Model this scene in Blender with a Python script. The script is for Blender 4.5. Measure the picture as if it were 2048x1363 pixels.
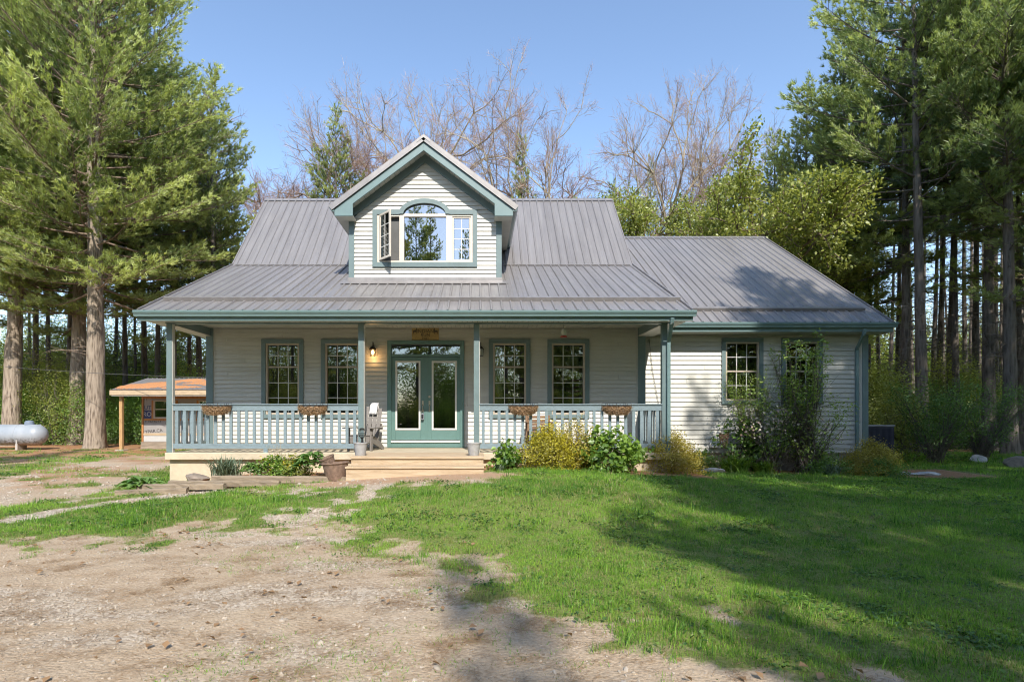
import bpy, bmesh, math, random
import numpy as np
from mathutils import Vector, Matrix

random.seed(11)
rng = np.random.default_rng(11)
for o in list(bpy.data.objects):
    bpy.data.objects.remove(o)
sc = bpy.context.scene
COL = sc.collection

# ---------------------------------------------------------------- camera
F, U0, V0, CZ = 1138.0, 955.0, 831.0, 1.42      # focal length and axis of the lens in photo pixels, eye height
cam = bpy.data.cameras.new('camera')
camo = bpy.data.objects.new('camera', cam); COL.objects.link(camo)
camo.location = (0, 0, CZ); camo.rotation_euler = (math.radians(90), 0, 0)
cam.sensor_width = 36.0; cam.lens = 36.0 * F / 2048
cam.shift_x = (1024 - U0) / 2048; cam.shift_y = (V0 - 681.5) / 2048
cam.clip_start = 0.05; cam.clip_end = 3000
sc.camera = camo

# ---------------------------------------------------------------- sky, sun, exposure
SUN = Vector((0.17, -1.0, 0.86)).normalized()
world = bpy.data.worlds.new('World'); sc.world = world; world.use_nodes = True
wn = world.node_tree.nodes; wl = world.node_tree.links
sky = wn.new('ShaderNodeTexSky'); sky.sky_type = 'NISHITA'; sky.sun_disc = False
sky.sun_elevation = math.asin(SUN.z); sky.sun_rotation = math.atan2(SUN.x, SUN.y)
sky.air_density = 1.0; sky.dust_density = 0.5; sky.ozone_density = 1.3; sky.altitude = 250
wn['Background'].inputs['Strength'].default_value = 0.15
wl.new(sky.outputs[0], wn['Background'].inputs[0])
sl = bpy.data.lights.new('sun', 'SUN'); sl.energy = 3.2; sl.angle = math.radians(0.53); sl.color = (1.0, 0.93, 0.82)
slo = bpy.data.objects.new('sun', sl); COL.objects.link(slo)
slo.rotation_euler = SUN.to_track_quat('Z', 'Y').to_euler(); slo.location = (10, -40, 40)
sc.view_settings.view_transform = 'Standard'; sc.view_settings.look = 'None'
sc.view_settings.exposure = 0.92; sc.view_settings.gamma = 1.0; sc.view_settings.use_curve_mapping = False
sc.render.engine = 'CYCLES'
sc.cycles.use_denoising = True
sc.cycles.max_bounces = 5; sc.cycles.diffuse_bounces = 2; sc.cycles.glossy_bounces = 3
sc.cycles.use_adaptive_sampling = True; sc.cycles.adaptive_threshold = 0.022; sc.cycles.adaptive_min_samples = 24
sc.cycles.filter_width = 1.1
sc.cycles.transmission_bounces = 4; sc.cycles.transparent_max_bounces = 12
sc.cycles.caustics_reflective = False; sc.cycles.caustics_refractive = False

# ---------------------------------------------------------------- helpers
def wz(rel): return rel + CZ
def px(u, D): return (u - U0) / F * D                # photo column at a depth -> X
def pz(v, D): return CZ - (v - V0) / F * D           # photo row at a depth -> Z
def gnd(u, v): D = F * CZ / (v - V0); return (px(u, D), D)

WM = {}
def link(o, parent=None, world=None):
    """World-space placement under a parent (no depsgraph needed)."""
    COL.objects.link(o)
    w = world if world is not None else Matrix.Identity(4)
    if parent is not None:
        o.parent = parent
        o.matrix_parent_inverse = WM[parent.name].inverted()
    o.matrix_basis = w
    WM[o.name] = w
    return o
def tag(o, label=None, cat=None, group=None, kind=None):
    if label: o['label'] = label
    if cat: o['category'] = cat
    if group: o['group'] = group
    if kind: o['kind'] = kind
    return o
def empty(name, loc, label, cat, group=None, rz=0.0, sc_=1.0):
    o = bpy.data.objects.new(name, None); o.empty_display_size = 0.2
    w = Matrix.Translation(loc) @ Matrix.Rotation(rz, 4, 'Z') @ Matrix.Scale(sc_, 4)
    link(o, None, w)
    return tag(o, label, cat, group)

class MB:
    def __init__(s): s.v = []; s.f = []
    def add(s, vs, fs):
        b = len(s.v); s.v += [tuple(p) for p in vs]; s.f += [tuple(i + b for i in f) for f in fs]; return s
    def box(s, x0, x1, y0, y1, z0, z1):
        return s.add([(x0,y0,z0),(x1,y0,z0),(x1,y1,z0),(x0,y1,z0),(x0,y0,z1),(x1,y0,z1),(x1,y1,z1),(x0,y1,z1)],
                     [(0,3,2,1),(4,5,6,7),(0,1,5,4),(1,2,6,5),(2,3,7,6),(3,0,4,7)])
    def bar(s, a, b, w, h, up=(0,0,1)):
        """rectangular bar from a to b, w across, h along up"""
        a = Vector(a); b = Vector(b); d = (b - a).normalized(); u = Vector(up)
        r = d.cross(u)
        if r.length < 1e-4: r = d.cross(Vector((1,0,0)))
        r.normalize(); u = r.cross(d).normalized()
        P = []
        for p in (a, b):
            for (i, j) in ((-1,-1),(1,-1),(1,1),(-1,1)):
                P.append(p + r*(w/2*i) + u*(h/2*j))
        return s.add(P, [(0,1,2,3),(7,6,5,4),(0,4,5,1),(1,5,6,2),(2,6,7,3),(3,7,4,0)])
    def prism(s, poly, y0, y1, axis='y'):
        """polygon of (a,b) extruded along an axis: y -> (a,y,b); x -> (x,a,b); z -> (a,b,z)"""
        n = len(poly)
        m = {'y': lambda a,b,t:(a,t,b), 'x': lambda a,b,t:(t,a,b), 'z': lambda a,b,t:(a,b,t)}[axis]
        vs = [m(a,b,y0) for a,b in poly] + [m(a,b,y1) for a,b in poly]
        fs = [tuple(range(n)), tuple(range(2*n-1, n-1, -1))]
        for i in range(n):
            j = (i+1) % n; fs.append((i, i+n, j+n, j))
        return s.add(vs, fs)
    def tube(s, pts, rad, n=8, cap=True):
        pts = [Vector(p) for p in pts]
        if not hasattr(rad, '__len__'): rad = [rad]*len(pts)
        b = len(s.v); prev = None
        for i, p in enumerate(pts):
            d = (pts[min(i+1, len(pts)-1)] - pts[max(i-1, 0)])
            d = d.normalized() if d.length > 1e-9 else Vector((0,0,1))
            if prev is None:
                r = d.cross(Vector((0,0,1)))
                if r.length < 0.05: r = d.cross(Vector((1,0,0)))
            else:
                r = prev - d*prev.dot(d)
                if r.length < 1e-5: r = d.cross(Vector((1,0,0)))
            r.normalize(); prev = r; q = d.cross(r)
            for k in range(n):
                a = 2*math.pi*k/n
                s.v.append(tuple(p + (r*math.cos(a) + q*math.sin(a))*rad[i]))
        for i in range(len(pts)-1):
            for k in range(n):
                l = (k+1) % n
                s.f.append((b+i*n+k, b+i*n+l, b+(i+1)*n+l, b+(i+1)*n+k))
        if cap:
            s.f.append(tuple(b+k for k in range(n-1,-1,-1)))
            s.f.append(tuple(b+(len(pts)-1)*n+k for k in range(n)))
        return s
    def lathe(s, prof, c=(0,0,0), n=20):
        """profile of (r,z) turned about z"""
        b = len(s.v)
        for r, z in prof:
            for k in range(n):
                a = 2*math.pi*k/n; s.v.append((c[0]+r*math.cos(a), c[1]+r*math.sin(a), c[2]+z))
        for i in range(len(prof)-1):
            for k in range(n):
                l = (k+1) % n
                s.f.append((b+i*n+k, b+i*n+l, b+(i+1)*n+l, b+(i+1)*n+k))
        return s
    def mesh(s, name, mat, smooth=False):
        me = bpy.data.meshes.new(name); me.from_pydata(s.v, [], s.f); me.update()
        if mat: me.materials.append(MATS[mat])
        bm = bmesh.new(); bm.from_mesh(me); bmesh.ops.recalc_face_normals(bm, faces=bm.faces[:]); bm.to_mesh(me); bm.free()
        if smooth:
            me.polygons.foreach_set('use_smooth', [True]*len(me.polygons)); me.set_sharp_from_angle(angle=math.radians(38))
        return me
    def build(s, name, mat, parent=None, smooth=False, bevel=0, world=None):
        o = bpy.data.objects.new(name, s.mesh(name, mat, smooth))
        link(o, parent, world)
        if parent is not None and world is None:      # vertices given in world coordinates
            pass
        if bevel:
            m = o.modifiers.new('edge', 'BEVEL'); m.width = bevel; m.segments = 2; m.limit_method = 'ANGLE'
        return o
    def local(s, name, mat, parent, smooth=False, bevel=0):
        """vertices given in the parent's own space"""
        return s.build(name, mat, parent, smooth, bevel, world=WM[parent.name].copy())

def npmesh(name, V, T, mats, attrs=None, smooth=False, matidx=None):
    """triangle mesh from numpy arrays"""
    me = bpy.data.meshes.new(name); V = np.ascontiguousarray(V, np.float32); T = np.ascontiguousarray(T, np.int32)
    me.vertices.add(len(V)); me.vertices.foreach_set('co', V.ravel())
    k = T.shape[1]
    me.loops.add(T.size); me.loops.foreach_set('vertex_index', T.ravel())
    me.polygons.add(len(T)); me.polygons.foreach_set('loop_start', np.arange(0, T.size, k, dtype=np.int32))
    me.polygons.foreach_set('loop_total', np.full(len(T), k, np.int32))
    if smooth: me.polygons.foreach_set('use_smooth', np.ones(len(T), bool))
    for m in ([mats] if isinstance(mats, str) else mats): me.materials.append(MATS[m])
    if matidx is not None: me.polygons.foreach_set('material_index', np.asarray(matidx, np.int32))
    me.update(calc_edges=True)
    for n, a in (attrs or {}).items():
        at_ = me.attributes.new(n, 'FLOAT', 'POINT'); at_.data.foreach_set('value', np.asarray(a, np.float32))
    return me
def meshobj(name, me, parent=None, world=None):
    return link(bpy.data.objects.new(name, me), parent, world)

def copy_thing(root, world, label=None, group=None):
    """copy a thing with its parts and sub-parts; parts hold vertices in the thing's own space"""
    r = root.copy(); COL.objects.link(r); r.matrix_basis = world; WM[r.name] = world
    if label: r['label'] = label
    if group: r['group'] = group
    def rec(src, dst):
        for ch in list(src.children):
            c = ch.copy(); COL.objects.link(c); c.parent = dst
            c.matrix_parent_inverse = Matrix.Identity(4); c.matrix_basis = Matrix.Identity(4)
            WM[c.name] = world
            rec(ch, c)
    rec(root, r)
    return r

# value noise for terrain and scattering
_perm = rng.random((256, 256)).astype(np.float32)
def vnoise(x, y):
    xi = np.floor(x).astype(int); yi = np.floor(y).astype(int); fx = x-xi; fy = y-yi
    fx = fx*fx*(3-2*fx); fy = fy*fy*(3-2*fy)
    g = lambda a, b: _perm[a & 255, b & 255]
    return (g(xi,yi)*(1-fx)+g(xi+1,yi)*fx)*(1-fy) + (g(xi,yi+1)*(1-fx)+g(xi+1,yi+1)*fx)*fy
def fbm(x, y, o=4):
    t = 0; a = 0.5; n = 0
    for i in range(o):
        t = t + a*vnoise(x*2**i+17*i, y*2**i+31*i); n += a; a *= 0.5
    return t/n
def sstep(a, b, x):
    t = np.clip((x-a)/(b-a), 0, 1); return t*t*(3-2*t)

# ---------------------------------------------------------------- materials
MATS = {}
class NT:
    def __init__(s, name):
        m = bpy.data.materials.new(name); m.use_nodes = True; MATS[name] = m
        s.m = m; s.n = m.node_tree.nodes; s.l = m.node_tree.links; s.p = s.n['Principled BSDF']; s.out = s.n['Material Output']
        s._tc = None
    def tc(s, kind='Object'):
        if s._tc is None: s._tc = s.n.new('ShaderNodeTexCoord')
        return s._tc.outputs[kind]
    def map(s, scale, kind='Object'):
        n = s.n.new('ShaderNodeMapping'); n.inputs['Scale'].default_value = scale
        s.l.new(s.tc(kind), n.inputs[0]); return n.outputs[0]
    def noise(s, scale, detail=4, rough=0.6, vec=None):
        n = s.n.new('ShaderNodeTexNoise'); n.inputs['Scale'].default_value = scale
        n.inputs['Detail'].default_value = detail; n.inputs['Roughness'].default_value = rough
        s.l.new(vec if vec is not None else s.tc(), n.inputs['Vector']); return n.outputs[0]
    def voro(s, scale, vec=None, out='Distance'):
        n = s.n.new('ShaderNodeTexVoronoi'); n.inputs['Scale'].default_value = scale
        s.l.new(vec if vec is not None else s.tc(), n.inputs['Vector']); return n.outputs[out]
    def ramp(s, fac, stops):
        n = s.n.new('ShaderNodeValToRGB'); e = n.color_ramp.elements
        while len(e) < len(stops): e.new(0.5)
        for i, (p, c) in enumerate(stops):
            e[i].position = p; e[i].color = (c if hasattr(c,'__len__') else (c,c,c)) + (1,) if not hasattr(c,'__len__') or len(c)==3 else c
        s.l.new(fac, n.inputs[0]); return n.outputs[0]
    def mix(s, fac, a, b, mode='MIX'):
        n = s.n.new('ShaderNodeMix'); n.data_type = 'RGBA'; n.blend_type = mode
        for i, v in ((0, fac), (6, a), (7, b)):
            if hasattr(v, 'is_linked'): s.l.new(v, n.inputs[i])
            elif i == 0: n.inputs[0].default_value = v
            else: n.inputs[i].default_value = tuple(v)[:3] + (1,)
        return n.outputs[2]
    def math(s, op, a, b=0.0, clamp=False):
        n = s.n.new('ShaderNodeMath'); n.operation = op; n.use_clamp = clamp
        for i, v in ((0,a),(1,b)):
            if hasattr(v, 'is_linked'): s.l.new(v, n.inputs[i])
            else: n.inputs[i].default_value = v
        return n.outputs[0]
    def attr(s, name):
        n = s.n.new('ShaderNodeAttribute'); n.attribute_name = name; return n.outputs['Fac']
    def rand(s):
        return s.n.new('ShaderNodeObjectInfo').outputs['Random']
    def color(s, c):
        if hasattr(c, 'is_linked'): s.l.new(c, s.p.inputs['Base Color'])
        else: s.p.inputs['Base Color'].default_value = tuple(c)[:3] + (1,)
    def rough(s, r):
        if hasattr(r, 'is_linked'): s.l.new(r, s.p.inputs['Roughness'])
        else: s.p.inputs['Roughness'].default_value = r
    def bump(s, h, strength=0.3, dist=0.01):
        n = s.n.new('ShaderNodeBump'); n.inputs['Strength'].default_value = strength; n.inputs['Distance'].default_value = dist
        s.l.new(h, n.inputs['Height']); s.l.new(n.outputs[0], s.p.inputs['Normal']); return n
    def set(s, **k):
        for a, v in k.items(): s.p.inputs[a.replace('_',' ')].default_value = v
        return s

def simple(name, c, rough=0.6, var=0.12, scale=6, bump=0.0, bscale=60, metal=0.0, spec=0.5, stretch=(1,1,1), rnd=0.0):
    t = NT(name); v = t.map(stretch); c = tuple(x*0.80 for x in c)
    n = t.noise(scale, 5, 0.65, v)
    lo = tuple(x*(1-var) for x in c); hi = tuple(min(1,x*(1+var)) for x in c)
    col = t.ramp(n, [(0.3, lo), (0.7, hi)])
    if rnd:
        k = t.math('MULTIPLY_ADD', t.rand(), rnd); t.n[-1].inputs[2].default_value = 1-rnd/2
        m = t.n.new('ShaderNodeMix'); m.data_type='RGBA'; m.blend_type='MULTIPLY'; m.inputs[0].default_value=1
        cc = t.n.new('ShaderNodeCombineColor'); [t.l.new(k, cc.inputs[i]) for i in range(3)]
        t.l.new(col, m.inputs[6]); t.l.new(cc.outputs[0], m.inputs[7]); col = m.outputs[2]
    t.color(col); t.rough(rough); t.set(Metallic=metal); t.p.inputs['Specular IOR Level'].default_value = spec
    if bump: t.bump(t.noise(bscale, 4, 0.6, v), bump, 0.01)
    return t

simple('siding', (0.715,0.705,0.65), 0.45, 0.06, 2.5, 0.05, 40, rnd=0.08, stretch=(1,1,4))
def siding_dirt():
    """rain splash and dust low on the boards"""
    m = MATS['siding']; t = NT.__new__(NT); t.m = m; t.n = m.node_tree.nodes; t.l = m.node_tree.links; t.p = t.n['Principled BSDF']; t._tc = None
    z = t.n.new('ShaderNodeSeparateXYZ'); t.l.new(t.tc(), z.inputs[0]); src = t.p.inputs['Base Color'].links[0].from_socket
    lo = t.ramp(z.outputs['Z'], [(0.45,1.0),(1.0,0.0)]); nz = t.ramp(t.noise(5,5,0.7,t.map((1,1,0.5))), [(0.35,0.0),(0.75,1.0)])
    st = t.ramp(t.noise(3.0,4,0.6,t.map((2.5,1,0.12))), [(0.52,0.0),(0.80,0.16)])
    c = t.mix(t.math('MULTIPLY', t.math('MULTIPLY', lo, nz), 0.42), src, (0.30,0.26,0.19)); c = t.mix(st, c, (0.40,0.38,0.32)); t.color(c)
siding_dirt()
simple('siding_trim', (0.65,0.64,0.60), 0.45, 0.04)
simple('teal', (0.185,0.26,0.27), 0.42, 0.10, 3, 0.04, 30, rnd=0.05)
simple('teal_rail', (0.25,0.33,0.37), 0.5, 0.14, 9, 0.12, 50, rnd=0.10, stretch=(1,1,3))
simple('door_paint', (0.145,0.265,0.25), 0.38, 0.05, 3)
simple('white_trim', (0.80,0.80,0.77), 0.4, 0.04)
simple('beige_frame', (0.62,0.53,0.43), 0.45, 0.06)
simple('cream_frame', (0.80,0.73,0.64), 0.45, 0.05)
simple('soffit', (0.60,0.61,0.56), 0.5, 0.05, 4, rnd=0.06)
simple('gutter', (0.19,0.29,0.30), 0.3, 0.06, 4)
simple('fascia', (0.20,0.30,0.31), 0.35, 0.06, 4)
simple('concrete', (0.68,0.585,0.43), 0.85, 0.14, 3, 0.3, 40)
simple('concrete_block', (0.50,0.44,0.38), 0.85, 0.16, 4, 0.3, 40)
simple('interior', (0.22,0.19,0.15), 0.8, 0.15)
simple('interior_floor', (0.14,0.08,0.05), 0.5, 0.2)
simple('curtain', (0.55,0.56,0.60), 0.8, 0.06)
simple('black_metal', (0.02,0.02,0.022), 0.4, 0.1)
simple('brass', (0.55,0.50,0.40), 0.3, 0.1, metal=0.9)
simple('lockbox', (0.25,0.27,0.32), 0.45, 0.2)
simple('sign_wood', (0.48,0.34,0.13), 0.6, 0.18, 20, 0.1, 60)
simple('sign_paint', (0.035,0.025,0.02), 0.6, 0.05)
simple('chair_grey', (0.27,0.25,0.235), 0.65, 0.12, 8, 0.1, 60, rnd=0.15, stretch=(1,1,3))
simple('brown_wood', (0.28,0.17,0.10), 0.7, 0.25, 10, 0.2, 60, rnd=0.2)
simple('towel', (0.80,0.80,0.82), 0.9, 0.05, 10, 0.3, 200)
simple('pot_grey', (0.46,0.455,0.46), 0.75, 0.12, 12, 0.15, 60)
simple('terracotta', (0.26,0.175,0.13), 0.8, 0.4, 14, 0.3, 50)
simple('soil', (0.07,0.05,0.035), 0.95, 0.4, 30, 0.6, 60)
simple('timber', (0.33,0.26,0.185), 0.85, 0.35, 6, 0.6, 30, stretch=(0.25,1,3))
simple('coco', (0.36,0.235,0.14), 0.95, 0.5, 30, 0.9, 90)
simple('glass_clear', (0.75,0.78,0.74), 0.1, 0.03)
simple('feeder_red', (0.55,0.06,0.05), 0.35, 0.05)
simple('rock', (0.33,0.27,0.22), 0.9, 0.35, 5, 0.7, 20)
simple('pale_rock', (0.58,0.56,0.54), 0.9, 0.3, 8, 0.8, 25)
simple('pebble', (0.50,0.435,0.36), 0.9, 0.15, 20, rnd=0.40)
simple('rust', (0.13,0.06,0.04), 0.8, 0.4, 20)
simple('unit_dark', (0.045,0.05,0.085), 0.5, 0.2)
simple('unit_top', (0.35,0.35,0.36), 0.5, 0.1)
simple('vent_white', (0.75,0.75,0.75), 0.5, 0.05)
simple('cord', (0.12,0.12,0.12), 0.6, 0.1)
simple('shed_roof', (0.34,0.33,0.34), 0.45, 0.15, 5, metal=0.3)
simple('shed_wood', (0.50,0.22,0.07), 0.75, 0.25, 6, 0.2, 30, stretch=(3,3,0.6))
simple('shed_post', (0.55,0.34,0.15), 0.75, 0.2, 6, 0.2, 30, stretch=(3,3,0.6))
simple('shed_fascia', (0.58,0.44,0.29), 0.7, 0.2, 8, stretch=(0.5,3,3))
simple('shed_sill', (0.36,0.29,0.22), 0.85, 0.3, 6, 0.4, 30, stretch=(0.4,3,3))
simple('house_wrap', (0.38,0.36,0.35), 0.55, 0.08, 3, 0.15, 8)
simple('wrap_blue', (0.03,0.045,0.16), 0.55, 0.05)
simple('wrap_white', (0.62,0.61,0.59), 0.55, 0.05)
simple('tank_hood', (0.24,0.30,0.40), 0.5, 0.15)
simple('needle_litter', (0.42,0.19,0.075), 0.95, 0.4, 15, 0.8, 50)
simple('mulch', (0.16,0.085,0.05), 0.95, 0.5, 40, 0.9, 60)

def steps_wood():
    t = NT('pine_deck'); v = t.map((0.6,6,6)); n = t.noise(3, 6, 0.65, v)
    k = t.voro(1.6, t.map((1,2.2,4)))
    c = t.ramp(n, [(0.25,(0.34,0.24,0.145)),(0.55,(0.52,0.40,0.27)),(0.8,(0.60,0.48,0.35))])
    c = t.mix(t.ramp(k,[(0.0,1.0),(0.07,0.0)]), c, (0.16,0.08,0.04))
    t.color(c); t.rough(0.7); t.bump(n, 0.2, 0.004)
steps_wood()
def roof_metal():
    t = NT('roof_metal'); off = t.n.new('ShaderNodeVectorMath'); off.operation = 'MULTIPLY_ADD'; off.inputs[1].default_value = (37,53,0); t.l.new(t.rand(), off.inputs[0]); t.l.new(t.tc(), off.inputs[2])
    mp = t.n.new('ShaderNodeMapping'); mp.inputs['Scale'].default_value = (2.2,0.16,1); t.l.new(off.outputs[0], mp.inputs[0])
    n = t.noise(2.2, 5, 0.65, mp.outputs[0]); n2 = t.noise(1.3, 4, 0.6, off.outputs[0])
    c = t.ramp(n, [(0.28,(0.225,0.213,0.212)),(0.52,(0.272,0.259,0.258)),(0.78,(0.33,0.316,0.315))])
    k = t.math('MULTIPLY_ADD', t.rand(), 0.08); t.n[-1].inputs[2].default_value = 0.96
    cc = t.n.new('ShaderNodeCombineColor'); [t.l.new(k, cc.inputs[i]) for i in range(3)]
    t.color(t.mix(1.0, c, cc.outputs[0], 'MULTIPLY')); t.rough(t.ramp(n2,[(0.3,0.30),(0.7,0.48)])); t.set(Metallic=0.25)
    t.bump(t.noise(2.6, 3, 0.5, off.outputs[0]), 0.12, 0.02)
roof_metal()
def glass(name, tint, ior, rough=0.0):
    t = NT(name); t.n.remove(t.p)
    tr = t.n.new('ShaderNodeBsdfTransparent'); tr.inputs[0].default_value = tint + (1,)
    gl = t.n.new('ShaderNodeBsdfGlossy'); gl.inputs['Roughness'].default_value = rough; gl.inputs[0].default_value = (1,1,1,1)
    fr = t.n.new('ShaderNodeFresnel'); fr.inputs[0].default_value = ior
    nz = t.noise(1.1, 2); b = t.n.new('ShaderNodeBump'); b.inputs['Strength'].default_value = 0.025; b.inputs['Distance'].default_value = 0.02
    t.l.new(nz, b.inputs['Height']); t.l.new(b.outputs[0], gl.inputs['Normal'])
    mx = t.n.new('ShaderNodeMixShader'); t.l.new(fr.outputs[0], mx.inputs[0]); t.l.new(tr.outputs[0], mx.inputs[1]); t.l.new(gl.outputs[0], mx.inputs[2])
    t.l.new(mx.outputs[0], t.out.inputs[0])
glass('window_glass', (0.55,0.60,0.60), 2.3)
glass('dormer_glass', (0.55,0.60,0.62), 4.6)
def lamp_glow():
    t = NT('lamp_glow'); t.set(Emission_Strength=9.0); t.p.inputs['Emission Color'].default_value = (1.0,0.50,0.16,1); t.color((0.9,0.6,0.3))
lamp_glow()
def pendant_glow():
    t = NT('pendant_glow'); t.set(Emission_Strength=6.0); t.p.inputs['Emission Color'].default_value = (1.0,0.96,0.9,1); t.color((0.9,0.9,0.9))
pendant_glow()
def tank_mat():
    t = NT('tank_paint'); n = t.noise(2.2, 6, 0.7); z = t.n.new('ShaderNodeSeparateXYZ'); t.l.new(t.tc(), z.inputs[0])
    base = t.ramp(t.noise(1.2,4), [(0.3,(0.27,0.31,0.36)),(0.7,(0.40,0.43,0.47))])
    low = t.math('MULTIPLY', t.ramp(z.outputs['Z'], [(0.0,1.0),(0.42,1.0),(0.55,0.0)]), t.ramp(t.noise(9,6,0.8), [(0.47,0.0),(0.55,1.0)]))
    c = t.mix(t.math('MULTIPLY', low, 0.8), base, (0.10,0.10,0.09))
    c = t.mix(t.ramp(z.outputs['Z'], [(0.10,0.9),(0.30,0.0)]), c, (0.40,0.20,0.08))
    t.color(c); t.rough(0.4); t.bump(n, 0.05, 0.01)
tank_mat()
def shed_needles():
    t = NT('shed_roof_litter'); n = t.noise(0.9, 5, 0.6); m = t.ramp(n, [(0.46,0.0),(0.52,1.0)])
    f = t.ramp(t.noise(40,3), [(0.3,(0.36,0.15,0.06)),(0.7,(0.62,0.30,0.13))])
    t.color(f); t.rough(0.95); t.bump(t.noise(30,4), 0.8, 0.02)
shed_needles()

def leafmat(name, dark, light, trans=0.3, rnd=0.25, gloss=0.05):
    """foliage: colour by the leaf's own tone, part of the light shines through"""
    t = NT(name); t.n.remove(t.p)
    tone = t.attr('tone'); r = t.math('MULTIPLY_ADD', t.rand(), rnd); t.n[-1].inputs[2].default_value = -rnd/2
    f = t.math('ADD', tone, r, True)
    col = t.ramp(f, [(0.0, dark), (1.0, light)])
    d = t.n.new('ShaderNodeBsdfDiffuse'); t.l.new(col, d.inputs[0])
    tr = t.n.new('ShaderNodeBsdfTranslucent'); bright = t.mix(1.0, col, (1.0,1.0,0.6), 'MULTIPLY'); t.l.new(bright, tr.inputs[0])
    mx = t.n.new('ShaderNodeMixShader'); mx.inputs[0].default_value = trans
    t.l.new(d.outputs[0], mx.inputs[1]); t.l.new(tr.outputs[0], mx.inputs[2])
    g = t.n.new('ShaderNodeBsdfGlossy'); g.inputs['Roughness'].default_value = 0.45; g.inputs[0].default_value = (0.9,0.95,0.9,1)
    m2 = t.n.new('ShaderNodeMixShader'); m2.inputs[0].default_value = gloss
    t.l.new(mx.outputs[0], m2.inputs[1]); t.l.new(g.outputs[0], m2.inputs[2]); t.l.new(m2.outputs[0], t.out.inputs[0])
leafmat('pine_light', (0.12,0.19,0.055), (0.66,0.73,0.26), 0.5)
leafmat('pine_green', (0.13,0.20,0.065), (0.64,0.68,0.21), 0.48)
leafmat('pine_blue', (0.13,0.21,0.085), (0.62,0.70,0.25), 0.48)
leafmat('leaf_spring', (0.17,0.22,0.04), (0.52,0.55,0.12), 0.48)
leafmat('leaf_green', (0.06,0.15,0.02), (0.30,0.46,0.06), 0.45)
leafmat('leaf_spring2', (0.10,0.20,0.03), (0.38,0.50,0.09), 0.45)
leafmat('leaf_deep', (0.05,0.12,0.025), (0.20,0.34,0.06), 0.4)
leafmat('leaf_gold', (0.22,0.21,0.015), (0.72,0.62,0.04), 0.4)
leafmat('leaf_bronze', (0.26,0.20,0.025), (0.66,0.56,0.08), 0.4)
leafmat('leaf_pale', (0.26,0.30,0.11), (0.58,0.56,0.26), 0.45)
leafmat('leaf_silver', (0.10,0.15,0.10), (0.26,0.32,0.20), 0.25)
leafmat('hosta_leaf', (0.08,0.19,0.045), (0.28,0.44,0.13), 0.35, gloss=0.05)
leafmat('blossom', (0.62,0.42,0.38), (0.85,0.78,0.72), 0.4)
leafmat('petal_yellow', (0.70,0.45,0.02), (0.85,0.65,0.04), 0.4)
leafmat('bud_red', (0.25,0.15,0.12), (0.50,0.32,0.27), 0.25)
leafmat('dead_needle', (0.22,0.125,0.065), (0.48,0.31,0.16), 0.2)
leafmat('grass_blade', (0.045,0.17,0.022), (0.37,0.60,0.075), 0.42, gloss=0.03)
leafmat('grass_dry', (0.20,0.19,0.06), (0.42,0.38,0.15), 0.3)

def bark(name, dark, light, sc_=7):
    t = NT(name); v = t.map((1,1,0.15)); n1 = t.noise(sc_*2.0, 6, 0.75, v); vo = t.voro(sc_*1.9, v); n = t.math('ADD', t.math('MULTIPLY', n1, 0.75), t.math('MULTIPLY', vo, 0.42)); n2 = t.noise(0.9, 4)
    c = t.ramp(n, [(0.36, dark), (0.50, tuple((a+b)/2 for a,b in zip(dark,light))), (0.66, light)])
    c = t.mix(t.ramp(n2,[(0.35,0.0),(0.75,0.5)]), c, tuple(x*0.55 for x in light))
    t.color(c); t.rough(0.9); t.p.inputs['Specular IOR Level'].default_value = 0.2; t.bump(n, 0.9, 0.05)
bark('bark_pine', (0.09,0.066,0.048), (0.40,0.33,0.26))
bark('bark_grey', (0.06,0.05,0.042), (0.21,0.18,0.155))
bark('bark_pale', (0.20,0.165,0.11), (0.46,0.40,0.29), 5)
bark('twig', (0.14,0.10,0.075), (0.33,0.25,0.19), 12)

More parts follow.
